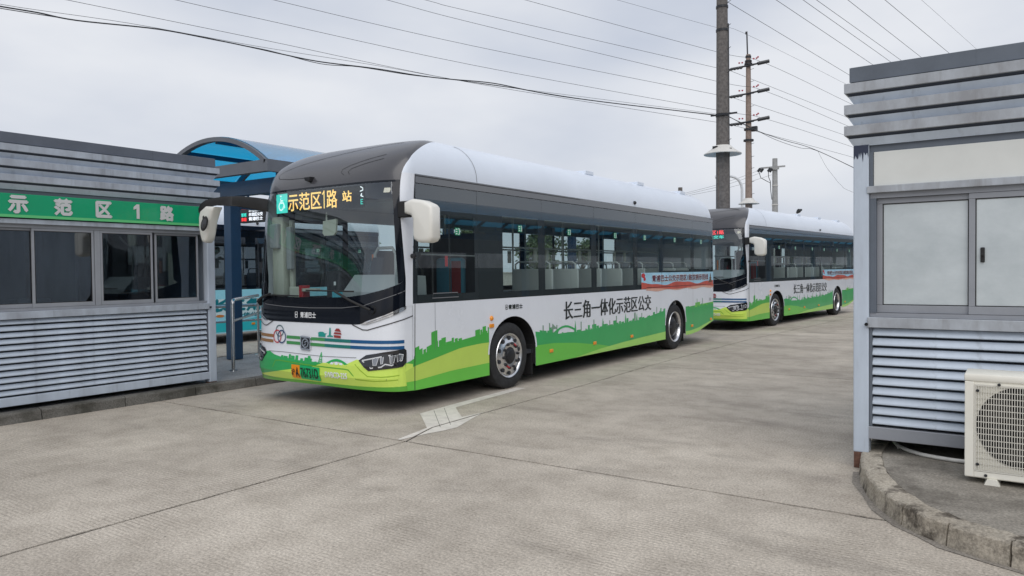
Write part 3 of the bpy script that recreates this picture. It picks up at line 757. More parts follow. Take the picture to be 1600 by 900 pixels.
    ribbon('bumper_crease', GLOW, B, [[(-0.80,0.42),(-0.72,0.50),(-0.655,0.585),(-0.55,0.592),(0.0,0.566),(0.68,0.552),(0.74,0.545),(0.79,0.50),(0.85,0.435)]], 0.014, 0.0052)
    ribbon('bumper_crease', M("crease_lime", lin(150, 186, 52), 0.3), B, [[(0.85,0.435),(1.1,0.42),(1.4,0.43)], [(0.84,0.62),(0.92,0.55),(1.02,0.478),(1.2,0.47),(1.42,0.485)]], 0.012, 0.0052)
    ribbon('hood_crease', SEAMG, B, [[(-0.85,0.70),(-0.5,0.705),(0.2,0.69),(0.85,0.70)]], 0.006, 0.0018)
    # number plate, fleet number, operator name
    pl = poly('licence_plate', PLG, B, [[(-0.13,0.385),(0.235,0.375),(0.245,0.545),(-0.125,0.552)]], 0.012, 0.008)
    poly('plate_end', PLO, pl, [[(-0.30,0.388),(-0.135,0.384),(-0.13,0.553),(-0.29,0.556)]], 0.012, 0.008)
    text_s('plate_text', "76731D", INK, pl, -0.105, 0.225, 0.41, 0.525, 0.027, 0.0014)
    text_s('plate_text', "A", INK, pl, -0.205, -0.14, 0.41, 0.525, 0.027, 0.0014)
    text_s('plate_text', "沪", INK, pl, -0.285, -0.22, 0.425, 0.505, 0.027, 0.0010)
    text_s('fleet_number', "SWBCD-225", WPRINT, B, 0.34, 0.72, 0.435, 0.502, 0.009, 0.003)
    text_s('front_name', "青浦巴士", WPRINT, B, -0.17, 0.13, 1.170, 1.243, 0.004, 0.002)
    ribbon('front_crest', WPRINT, B, [[(-0.275,1.17),(-0.235,1.17),(-0.235,1.243),(-0.275,1.243),(-0.275,1.17)], [(-0.275,1.207),(-0.235,1.207)]], 0.010, 0.003)
    # ---- livery, side
    base_s = tab2([(S_SEAM-0.1,0.62),(sy(0.55),0.66),(sy(0.97),0.765),(sy(2.09),0.876),(sy(3.38),0.80),(sy(3.62),0.765),(sy(4.64),0.70),(sy(5.6),0.715),(sy(7.2),0.755),(sy(8.44),0.88),(sy(9.7),0.90),(sy(11.6),0.965)])
    rnd = random.Random(3); bls = []; tall = []
    s_ = sy(0.56)
    while s_ < sy(11.4):
        wd = rnd.uniform(0.03, 0.14)
        if rnd.random() < 0.82: bls.append((s_, s_+wd, rnd.choice([0.02,0.03,0.03,0.045,0.05,0.065,0.08])))
        if rnd.random() < 0.24: tall.append((s_+wd, s_+wd+0.035, rnd.uniform(0.10,0.17)))
        s_ += wd+rnd.uniform(0, 0.03)
    bls += [(sy(0.90), sy(1.02), 0.22), (sy(0.57), sy(0.66), 0.13), (sy(1.10), sy(1.19), 0.10), (sy(2.0), sy(2.08), 0.10)]
    cut = arch_s(S_SEAM, S_END)
    sky_patch('side_skyline', GTOWER, B, base_s, bls, S_SEAM-0.14, sy(2.15), skirt, 0.002, 0.1, cut)
    sky_patch('side_skyline', GDEEP, B, base_s, bls, sy(3.371), sy(8.455), skirt, 0.002, 0.1, cut)
    sky_patch('side_skyline', GDEEP, B, lambda s: base_s(s)-0.07, bls, sy(9.605), sy(11.42), skirt, 0.002, 0.1, cut)
    sky_patch('side_skyline', GMID, B, lambda s: base_s(s)-0.005, tall+[(sy(10.2), sy(10.5), 0.06)], sy(9.605), sy(11.42), lambda s: base_s(s)-0.08, 0.0015, 0.1)
    poly('tower_graphic', GGREY, B, [[(a, base_s(a)-0.02), (b, base_s(b)-0.02), (b, base_s(b)+h), (a, base_s(a)+h)] for a, b, h in tall if not sy(2.1) < a < sy(3.4) and not sy(8.3) < a < sy(9.65)], 0.0016)
    poly('spire_graphic', GDEEP, B, [[(sy(y)-0.04, base_s(sy(y))-0.02), (sy(y)+0.04, base_s(sy(y))-0.02), (sy(y), base_s(sy(y))+h)] for y, h in ((4.62,0.20),(6.55,0.19),(7.05,0.15),(5.62,0.17))], 0.0026)
    yb = 4.28
    ribbon('bridge_graphic', GDEEP, B, [[(sy(yb-0.35+0.7*i/12), 0.735+0.085*math.sin(math.pi*i/12)) for i in range(13)]], 0.035, 0.003)
    poly('bridge_arch', WHITE, B, [[(sy(yb+d)+0.062*math.cos(math.pi*i/10), 0.715+hh*math.sin(math.pi*i/10)) for i in range(11)] for d, hh in ((-0.17,0.05), (0.0,0.07), (0.17,0.05))], 0.0034)
    poly('pavilion_graphic', GGREY, B, [[(sy(3.80),0.80),(sy(4.02),0.80),(sy(3.98),0.83),(sy(3.91),0.87),(sy(3.84),0.83)]], 0.0028)
    lime = tab2([(S_SEAM-0.3,0.46),(S_SEAM,0.565),(sy(0.97),0.63),(sy(1.5),0.715),(sy(1.9),0.735),(sy(2.2),0.735)])
    patch('side_hill', GLIME, B, srange(S_SEAM-0.14, sy(2.147), 0.1), skirt, lime, 1, 0.0036, smooth=None)
    low = tab2([(S_SEAM-0.2,0.385),(sy(0.6),0.385),(sy(1.3),0.43),(sy(2.2),0.445)])
    patch('side_hill', GMID, B, srange(S_SEAM-0.14, sy(2.147), 0.1), skirt, low, 1, 0.005, smooth=None)
    h2 = tab2([(sy(3.37),0.58),(sy(3.9),0.575),(sy(4.6),0.52),(sy(5.5),0.41),(sy(6.3),0.28),(sy(6.5),0.27)])
    patch('side_hill', GMID, B, srange(sy(3.372), sy(6.3), 0.1), skirt, h2, 1, 0.0036, smooth=None)
    h3 = tab2([(sy(4.6),0.266),(sy(5.5),0.335),(sy(6.4),0.375),(sy(7.4),0.405),(sy(8.46),0.43)])
    patch('side_hill', GPALE, B, srange(sy(4.62), sy(8.455), 0.1), skirt, h3, 1, 0.005, smooth=None)
    patch('side_hill', GPALE, B, srange(sy(9.605), sy(11.42), 0.1, [sy(9.9), sy(10.4)]), skirt, lambda s: skirt(s)+0.085*(1-0.6*max(0, (yref(s)-10.4))), 1, 0.004, smooth=None)
    text_s('side_slogan', "长三角一体化示范区公交", INK, B, sy(4.25), sy(7.72), 0.925, 1.235, 0.004, heavy=0.012)
    text_s('side_name', "青浦巴士", INK, B, sy(2.64), sy(3.01), 1.185, 1.25, 0.004, 0.003)
    ribbon('side_crest', INK, B, [[(sy(2.57),1.185),(sy(2.61),1.185),(sy(2.61),1.25),(sy(2.57),1.25),(sy(2.57),1.185)], [(sy(2.57),1.217),(sy(2.61),1.217)]], 0.012, 0.004)
    text_s('rear_badge', "公交", INK, B, sy(11.1), sy(11.25), 0.985, 1.06, 0.004)
    bn = patch('banner', BANBLUE, B, srange(sy(7.27), sy(11.41), 0.3), 1.38, 1.685, 1, 0.004)
    patch('banner_fade', BANFADE, bn, srange(sy(7.5), sy(11.41), 0.12), lambda s: 1.31+0.015*math.sin(6*s), 1.40, 1, 0.003)
    patch('banner_wave', BANRED, bn, srange(sy(7.27), sy(11.38), 0.08), lambda s: 1.345+0.02*math.sin(2.2*s+1), lambda s: 1.455+0.03*math.sin(3.1*s+0.6)+0.012*math.sin(7*s), 1, 0.0052)
    poly('banner_flower', REDP, bn, [oval(sy(7.36), 1.63, 0.09, 0.05, 9), oval(sy(7.42), 1.56, 0.06, 0.04, 8)], 0.0058)
    poly('banner_pagoda', M("pagoda_brown", lin(96, 70, 48), 0.5), bn, [[(sy(11.05),1.42),(sy(11.32),1.44),(sy(11.24),1.52),(sy(11.27),1.53),(sy(11.22),1.58),(sy(11.24),1.59),(sy(11.2),1.66),(sy(11.16),1.59),(sy(11.18),1.58),(sy(11.12),1.53),(sy(11.15),1.52)]], 0.0058)
    text_s('banner_halo', "青浦巴士公交示范区1路双拥示范线", WPRINT, bn, sy(7.78), sy(11.03), 1.495, 1.635, 0.0058, 0.014)
    text_s('banner_text', "青浦巴士公交示范区1路双拥示范线", BANTXT, bn, sy(7.78), sy(11.03), 1.50, 1.63, 0.0090, 0.005)
    ribbon('banner_joint', SEAM, bn, [[(sy(7.5),1.383),(sy(11.41),1.383)]]+[[(sy(y),1.39),(sy(y),1.685)] for y in (8.27,10.05)], 0.01, 0.008)
    return B
def tab2(t): return lambda v: lerp_tab(t, v)
BUS1_LABEL = "white and green city bus in front with an amber sign reading 示范区1路"
bus = make_bus(BUS1_LABEL, (-7.635, 6.36, 0), 0)
bus2 = copy_tree(bus)
bus2['label'] = "white and green city bus parked behind with a red and teal destination sign"
B2RZ = -math.radians(4.6)
_s = P(S_SEAM, 0.27)
bus2.rotation_euler.z = B2RZ
bus2.location = (-6.399-(_s[0]*math.cos(B2RZ)-_s[1]*math.sin(B2RZ)), 20.954-(_s[0]*math.sin(B2RZ)+_s[1]*math.cos(B2RZ)), 0)
def dest(B, first):
    Z0 = 2.87                                            # the panel stands upright behind the raked glass
    def upatch(name, mat, par, s0, s1, z0, z1, off):
        bm = bmesh.new(); ss = srange(s0, s1, 0.06)
        g = [[bm.verts.new(UP(s, z, off, Z0)) for z in (z0, z1)] for s in ss]
        for i in range(len(ss)-1): bm.faces.new((g[i][0], g[i+1][0], g[i+1][1], g[i][1]))
        return fin(name, bm, mat, par)
    def uribbon(name, mat, par, lines, width, off):
        o = ribbon(name, mat, par, lines, width, 0.0)
        me = o.data; bpy.data.objects.remove(o)
        bm = bmesh.new()
        for pts in lines:
            for (a, b), (c, d) in zip(pts, pts[1:]):
                dx, dz = c-a, d-b; l = math.hypot(dx, dz) or 1; nx, nz_ = -dz/l*width/2, dx/l*width/2
                bm.faces.new([bm.verts.new(UP(s, z, off, Z0)) for s, z in ((a-nx,b-nz_),(c-nx,d-nz_),(c+nx,d+nz_),(a+nx,b+nz_))])
        return fin(name, bm, mat, par)
    d = upatch('destination_sign', LEDBG, B, -1.05, 0.78, 2.575, 2.855, -0.03)
    if first:
        ic = upatch('wheelchair_sign', LEDT, d, -1.03, -0.735, 2.585, 2.85, -0.027)
        uribbon('wheelchair_mark', LEDW, ic, [[(-0.90,2.79),(-0.895,2.725),(-0.83,2.725),(-0.80,2.65)], [(-0.895,2.755),(-0.84,2.755)], [(-0.905,2.735),(-0.945,2.71),(-0.955,2.675),(-0.93,2.635),(-0.89,2.625),(-0.845,2.645),(-0.83,2.68)], [(-0.915,2.82),(-0.88,2.82)]], 0.018, -0.024)
        text_s('led_text', "示范区", LEDA, d, -0.71, -0.02, 2.60, 2.835, -0.026, 0.0022, upright=Z0)
        uribbon('led_text', LEDA, d, [[(0.035,2.60),(0.035,2.835)], [(0.035,2.82),(0.0,2.785)]], 0.018, -0.026)
        text_s('led_text', "路", LEDA, d, 0.085, 0.285, 2.60, 2.835, -0.026, 0.0022, upright=Z0)
        text_s('led_text', "站", LEDA, d, 0.385, 0.55, 2.665, 2.80, -0.026, 0.003, upright=Z0)
        text_s('led_text', "E", LEDT, d, 0.71, 0.75, 2.615, 2.68, -0.026, upright=Z0)
        uribbon('led_mark', LEDW, d, [[(0.705,2.84),(0.75,2.82)], [(0.70,2.78),(0.745,2.79),(0.75,2.815)], [(0.71,2.72),(0.73,2.755),(0.72,2.72),(0.755,2.71)]], 0.013, -0.026)
    else:
        text_s('led_text', "示范区1路", LEDR, d, 0.05, 0.72, 2.73, 2.845, -0.026, 0.004, upright=Z0)
        text_s('led_text', "公交车", LEDT, d, 0.25, 0.72, 2.61, 2.70, -0.026, 0.004, upright=Z0)
dest(bus, True); dest(bus2, False)
# ------------------------------------------------------------------ ground
def concrete(name, c_lo, c_hi, broom=True, stain=(0.13, 0.115, 0.10), tint=0.06, stain_amt=0.5, stain_scale=0.9, st=(0.56, 0.74)):
    mt = bpy.data.materials.new(name); mt.use_nodes = True; t = mt.node_tree; b = t.nodes['Principled BSDF']; l = t.links.new
    b.inputs['Roughness'].default_value = 0.85; b.inputs['Specular IOR Level'].default_value = 0.3
    geo = N(t, 'ShaderNodeNewGeometry')
    def noise(scale, det=6, rough=0.6, sx=1, sy_=1):
        mp = N(t, 'ShaderNodeMapping'); mp.inputs['Scale'].default_value = (sx, sy_, 1); l(geo.outputs['Position'], mp.inputs['Vector'])
        n = N(t, 'ShaderNodeTexNoise'); n.inputs['Scale'].default_value = scale; n.inputs['Detail'].default_value = det; n.inputs['Roughness'].default_value = rough
        l(mp.outputs['Vector'], n.inputs['Vector']); return n.outputs['Fac']
    def ramp(src, p0, c0, p1, c1):
        r = N(t, 'ShaderNodeValToRGB'); e = r.color_ramp.elements
        e[0].position = p0; e[0].color = (*c0, 1); e[1].position = p1; e[1].color = (*c1, 1); l(src, r.inputs['Fac']); return r.outputs['Color']
    def mix(a, b_, f, mode='MIX'):
        m_ = N(t, 'ShaderNodeMix', data_type='RGBA', blend_type=mode)
        if isinstance(f, (int, float)): m_.inputs['Factor'].default_value = f
        else: l(f, m_.inputs['Factor'])
        l(a, m_.inputs['A'])
        if isinstance(b_, tuple): m_.inputs['B'].default_value = (*b_, 1)
        else: l(b_, m_.inputs['B'])
        return m_.outputs['Result']
    base = ramp(noise(0.55, 8, 0.62), 0.36, c_lo, 0.64, c_hi)
    grain = ramp(noise(55, 3, 0.7), 0.32, (0.66,0.66,0.66), 0.68, (1.34,1.34,1.33))
    col = mix(base, grain, 1.0, 'MULTIPLY')
    blot = ramp(noise(2.6, 7, 0.7), 0.36, (0.84,0.83,0.82), 0.58, (1.06,1.06,1.06))
    col = mix(col, blot, 0.9, 'MULTIPLY')
    oi = N(t, 'ShaderNodeObjectInfo')
    tr = ramp(oi.outputs['Random'], 0.0, (1-tint,)*3, 1.0, (1+tint*0.5,)*3); col = mix(col, tr, 1.0, 'MULTIPLY')
    # worn dark smears, drawn out across the lane
    sm = ramp(noise(stain_scale, 6, 0.65, 0.55 if broom else 1, 1.6 if broom else 1), st[0], (0,0,0), st[1], (1,1,1))
    sf = N(t, 'ShaderNodeMath', operation='MULTIPLY'); l(sm, sf.inputs[0]); sf.inputs[1].default_value = stain_amt
    col = mix(col, stain, sf.outputs[0])
    sp = ramp(noise(34, 2, 0.5), 0.70, (0,0,0), 0.74, (1,1,1))
    s2 = N(t, 'ShaderNodeMath', operation='MULTIPLY'); l(sp, s2.inputs[0]); s2.inputs[1].default_value = 0.6
    col = mix(col, (0.10,0.09,0.08), s2.outputs[0])
    h = noise(90, 3, 0.6)
    bp = N(t, 'ShaderNodeBump'); bp.inputs['Strength'].default_value = 0.35; bp.inputs['Distance'].default_value = 0.006
    if broom:
        wv = N(t, 'ShaderNodeTexWave', wave_type='BANDS', bands_direction='Y'); wv.inputs['Scale'].default_value = 8.0; wv.inputs['Distortion'].default_value = 1.6; wv.inputs['Detail'].default_value = 2; wv.inputs['Detail Scale'].default_value = 1.2
        l(geo.outputs['Position'], wv.inputs['Vector'])
        groove = ramp(wv.outputs['Fac'], 0.0, (0.66,0.65,0.64), 0.32, (1,1,1))
        patch_ = ramp(noise(0.8, 4), 0.44, (0.05,0.05,0.05), 0.62, (0.8,0.8,0.8))
        col = mix(col, groove, patch_, 'MULTIPLY')
        ad = N(t, 'ShaderNodeMath', operation='MULTIPLY_ADD'); ad.inputs[1].default_value = 0.5; l(wv.outputs['Fac'], ad.inputs[0]); l(h, ad.inputs[2]); l(ad.outputs[0], bp.inputs['Height'])
    else: l(h, bp.inputs['Height'])
    l(col, b.inputs['Base Color']); l(bp.outputs['Normal'], b.inputs['Normal'])
    return mt
CONC = concrete("yard_concrete", (0.395,0.352,0.300), (0.515,0.464,0.397), stain_amt=0.48)
CONCP = concrete("platform_concrete", (0.24,0.245,0.25), (0.33,0.335,0.335), broom=False)
CONCI = concrete("island_concrete", (0.24,0.22,0.19), (0.34,0.315,0.275), broom=False, stain=(0.085,0.075,0.062), stain_amt=0.8, stain_scale=1.6, st=(0.48, 0.68))
KERBM = concrete("kerb_stone_old", (0.31,0.275,0.225), (0.54,0.49,0.41), broom=False, stain=(0.055,0.045,0.035), tint=0.16, stain_amt=0.9, stain_scale=4.5, st=(0.50, 0.62))
KERBD = concrete("kerb_stone_dark", (0.14,0.135,0.125), (0.28,0.265,0.24), broom=False, stain=(0.045,0.044,0.036), tint=0.3, stain_amt=0.85, stain_scale=2.2, st=(0.42, 0.62))
APRON = concrete("gutter_mortar", (0.22,0.20,0.175), (0.33,0.30,0.265), broom=False)
JOINTM = M("joint_filler", (0.016, 0.015, 0.014), 0.9)
MARK = M("worn_white_road_paint", (0.70, 0.66, 0.60), 0.7, var=0.05, vscale=6, stain=(0.58,0.545,0.495))
ground = part('ground', CONC, None, box(-600, 600, -300, 1500, -0.6, -0.012)); tag(ground, kind='structure')
jb = part('joint_bed', JOINTM, ground, box(-9.9, -1.0, -8, 47, -0.011, -0.008), box(-1.0, 4.0, -8, 12.5, -0.011, -0.008))
XS = [-9.86, -5.27, 3.9]
YS = [-8.0, -1.22, 5.645, 12.5, 19.35, 26.2, 33.05, 39.9, 46.7]
JX = [(-8,-5.27),(5.645,-5.265),(6.3,-5.47),(7.3,-5.50),(10,-5.53),(12.5,-5.63),(15,-5.63),(18.3,-5.60),(24.2,-5.25),(46.7,-4.0)]
def jx(y): return lerp_tab(JX, y)
def slab(x0, x1, y0, y1):
    rnd = random.Random(int(x0*7+y0*13)); g = 0.0115; pts = []
    fx0 = (lambda y: jx(y)) if x0 == XS[1] else (lambda y: x0)
    fx1 = (lambda y: jx(y)) if x1 == XS[1] else (lambda y: x1)
    ys = [y0+g]+[q for q, _ in JX if y0+0.1 < q < y1-0.1]+[y1-g]
    corners = [(fx0(y0)+g, y0+g)]+[(fx1(q)-g, q) for q in ys]+[(fx0(q)+g, q) for q in ys[:0:-1]]
    for a, b in zip(corners, corners[1:]+corners[:1]):
        n = max(2, int(math.hypot(b[0]-a[0], b[1]-a[1])/0.16))
        for i in range(n):
            q = rnd.uniform(0, 1)**3*0.012
            t = i/n; x = a[0]+(b[0]-a[0])*t; y = a[1]+(b[1]-a[1])*t
            cx, cy = (x0+x1)/2, (y0+y1)/2; dd = math.hypot(cx-x, cy-y)
            if i: x += (cx-x)/dd*q; y += (cy-y)/dd*q
            pts.append((x, y))
    part('concrete_slab', CONC, ground, prism(pts, 'z', -0.03, 0.0))
for i in range(2):
    for j in range(len(YS)-1):
        if i == 1 and j > 2: slab(XS[1], -1.10, YS[j], YS[j+1])
        else: slab(XS[i], XS[i+1], YS[j], YS[j+1])
def gp(px, py, z=0.0):
    d = _fw+_R*((px-800)/FPX)-_U*((py-450)/FPX); t = (z-CAMH)/d.z; return CAMP+t*d
# road arrow, cut where the slab joint runs through it
bm = bmesh.new()
apts = [gp(*q) for q in ((656,646.5),(706,632.5),(757,619),(806.5,606),(822,606.6),(766,622),(712,637),(716,644),(721.6,651.8),(758,644),(742,652),(713.8,668.4),(690,674),(668,678),(625,687.8),(621,686.8),(667,669),(661,656))]
f = bm.faces.new([bm.verts.new((p.x, p.y, 0.004)) for p in apts]); f.normal_update()
if f.normal.z < 0: f.normal_flip()
bmesh.ops.triangulate(bm, faces=bm.faces[:])
for (ya, xa_), (yb_, xb_) in zip(JX[1:4], JX[2:5]):
    nrm_ = Vector((yb_-ya, -(xb_-xa_), 0)).normalized()
    for e_ in (-0.012, 0.012):
        bmesh.ops.bisect_plane(bm, geom=bm.verts[:]+bm.edges[:]+bm.faces[:], plane_co=Vector((xa_, ya, 0))+nrm_*e_, plane_no=nrm_)
bmesh.ops.delete(bm, geom=[f for f in bm.faces if abs(f.calc_center_median().x-jx(f.calc_center_median().y)) < 0.0135], context='FACES')
arrow = tag(fin('road_arrow', bm, MARK), "worn white painted arrow on the concrete beside the front bus", "road marking")
ribs = [gp(678,642), gp(688,668), gp(694,638), gp(704,664)]
part('paint_crack', JOINTM, arrow, *[prism([(a.x-0.003,a.y),(a.x+0.003,a.y),(b.x+0.003,b.y),(b.x-0.003,b.y)], 'z', 0.0045, 0.0055) for a, b in ((ribs[0],ribs[1]),(ribs[2],ribs[3]))])

# ------------------------------------------------------------------ platforms and kerbs
def kerb_run(parent, path, width, h, mat, n0=None, seedv=1, name='kerb_stone', rough=False):
    "one stone per span of path (list of lists of points), outer edge on the path, body to its left"
    rnd = random.Random(seedv)
    for span in path:
        bm = bmesh.new(); rings = []
        k = len(span)
        for i, p in enumerate(span):
            a = Vector(span[max(i-1, 0)]); b = Vector(span[min(i+1, k-1)]); d = (b-a).normalized(); nrm = Vector((-d.y, d.x))
            q = Vector(p)
            if i == 0: q = q+d*0.006
            if i == k-1: q = q-d*0.006
            j = lambda s_: rnd.uniform(-s_, s_)
            prof = [(0.0-0.012, -0.02), (0.004+j(.006), h*0.45), (0.007+j(.004), h-0.018+j(.003)), (0.022+j(.004), h-0.003), (width*0.55, h+j(.004)), (width-0.008, h+j(.003)), (width, h-0.012), (width, -0.02)]
            rings.append([bm.verts.new((q.x+nrm.x*o_, q.y+nrm.y*o_, z_)) for o_, z_ in prof])
        for A, B_ in zip(rings, rings[1:]):
            for i in range(len(A)-1): bm.faces.new((A[i], B_[i], B_[i+1], A[i+1]))
        bm.faces.new(rings[0]); bm.faces.new(rings[-1][::-1])
        bmesh.ops.recalc_face_normals(bm, faces=bm.faces)
        if rough:
            bmesh.ops.subdivide_edges(bm, edges=bm.edges[:], cuts=2, use_grid_fill=True)
            for v in bm.verts:
                d = noise.noise_vector(v.co*7)*0.006+noise.noise_vector(v.co*30)*0.006
                if v.co.z > 0.0: v.co += Vector((d.x, d.y, d.z*0.8))
        fin(name, bm, mat, parent, 40)
plat = part('platform', CONCP, None, box(-12.95, -9.98, -3, 46, -0.02, 0.122)); tag(plat, kind='structure')
spans = []; y = -3.0
while y < 45: spans.append([(-9.85, y+t*1.02/4) for t in range(5)]); y += 1.02
kerb_run(plat, spans, 0.16, 0.13, KERBD, seedv=4, rough=True)
part('back_kerb', KERBM, plat, box(-13.08, -12.955, -3, 46, -0.02, 0.13, 0.01))
# right island with a rounded nose
outer = [(-1.19,7.12),(-1.155,6.85),(-1.09,6.52),(-0.985,6.17),(-0.85,5.86),(-0.68,5.58),(-0.545,5.43),(-0.40,5.315),(-0.235,5.215),(-0.065,5.14),(0.25,5.04),(0.60,4.975),(1.0,4.94),(1.6,4.93),(2.4,4.93),(3.2,4.93)]
inn = []
for i, p in enumerate(outer):
    a = Vector(outer[max(i-1,0)]); b = Vector(outer[min(i+1,len(outer)-1)]); d = (b-a).normalized(); inn.append((p[0]-d.y*0.17, p[1]+d.x*0.17))
isl = part('island', CONCI, None, prism(inn+[(5.2,5.10),(5.2,90.0),(-1.02,90.0)], 'z', -0.02, 0.143)); tag(isl, kind='structure')
def span(a, b):
    out = []
    for i in range(a, b):
        for t in range(4):
            p, q = outer[i], outer[i+1]; out.append((p[0]+(q[0]-p[0])*t/4, p[1]+(q[1]-p[1])*t/4))
    return out+[outer[b]]
kerb_run(isl, [span(0,3), span(3,5), span(5,7), span(7,9), span(9,11), span(11,13), span(13,15)], 0.17, 0.15, KERBM, seedv=9, rough=True)
spans = []; y = 7.13
while y < 45: spans.append([(-1.19, y+1.0), (-1.19, y)]); y += 1.02
kerb_run(isl, [s_[::-1][::-1] for s_ in spans], 0.17, 0.15, KERBM, seedv=11)
bm = bmesh.new(); A = []; Bv = []
for i, p in enumerate(outer[1:]):
    a = Vector(outer[max(i,0)]); b = Vector(outer[min(i+2,len(outer)-1)]); d = (b-a).normalized()
    A.append(bm.verts.new((p[0], p[1], 0.006))); o_ = 0.055+0.018*math.sin(i*2.3); Bv.append(bm.verts.new((p[0]+d.y*o_, p[1]-d.x*o_, 0.004)))
for i in range(len(A)-1): bm.faces.new((A[i], Bv[i], Bv[i+1], A[i+1]))
bmesh.ops.recalc_face_normals(bm, faces=bm.faces)
fin('gutter_strip', bm, APRON, isl)

# ------------------------------------------------------------------ kiosks
PAINT  = M("kiosk_blue_grey_paint", (0.49, 0.555, 0.64), 0.42, var=0.12, streak=(0.30,0.33,0.37), vscale=2.2, stretch=(1,1,0.35))
PAINTW = M("kiosk_weathered_paint", (0.42, 0.455, 0.50), 0.55, vscale=3.0, streak=(0.20,0.20,0.20), stain=(0.27,0.28,0.30), stretch=(1.2,1.2,0.5), bump=0.05, bscale=30)
PAINTD = M("kiosk_dark_flashing", (0.105, 0.125, 0.155), 0.5, var=0.12, vscale=2)
PAINTL = M("left_kiosk_paint", (0.45, 0.51, 0.595), 0.42, var=0.12, streak=(0.26,0.29,0.34), vscale=2.2, stretch=(1,1,0.35))
PAINTLW= M("left_kiosk_weathered", (0.42, 0.47, 0.54), 0.55, vscale=3.0, streak=(0.20,0.215,0.24), stain=(0.29,0.315,0.36), stretch=(1.2,1.2,0.5))
PAINTLD= M("left_kiosk_flashing", (0.10, 0.115, 0.145), 0.5, var=0.12, vscale=2)
FRAME  = M("window_aluminium", (0.27, 0.285, 0.315), 0.4, var=0.06)
RUST   = M("rusted_steel", (0.13, 0.065, 0.045), 0.85, var=0.4, vscale=14)
CREAMP = M("cream_panel", (0.66, 0.675, 0.65), 0.35, var=0.05, vscale=1.2)
FROST  = M("papered_glass", (0.57, 0.62, 0.64), 0.12, vscale=1.6, stain=(0.45,0.50,0.52), stretch=(1.0,1.0,1.6), spec=0.7)
BOARDG = M("green_sign_board", lin(4, 152, 104), 0.22, coat=0.4, var=0.06, vscale=1.4)
BOARDL = M("light_green_strip", lin(96, 190, 122), 0.3)
SILVER = M("silver_letters", (0.62, 0.63, 0.63), 0.35, metal=0.2)
DGLASS = glass("kiosk_dark_glass", (0.55, 0.60, 0.64), 0.13)
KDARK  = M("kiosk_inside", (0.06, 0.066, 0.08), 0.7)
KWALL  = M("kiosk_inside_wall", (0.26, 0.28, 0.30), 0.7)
CSHADE = M("cornice_shade_paint", (0.045, 0.055, 0.075), 0.8)  # shade line under the cornice lips, painted as a dark strip
def ring(x0, x1, y0, y1, prof):
    "profile of (offset, z) run round a rectangle with mitred corners, closed loop"
    def f(bm):
        rs = []
        for p, z in prof: rs.append([bm.verts.new(v) for v in ((x0-p,y0-p,z),(x1+p,y0-p,z),(x1+p,y1+p,z),(x0-p,y1+p,z))])
        for A, B_ in zip(rs, rs[1:]+rs[:1]):
            for i in range(4): bm.faces.new((A[i], A[(i+1)%4], B_[(i+1)%4], B_[i]))
        bmesh.ops.recalc_face_normals(bm, faces=bm.faces)
    return f
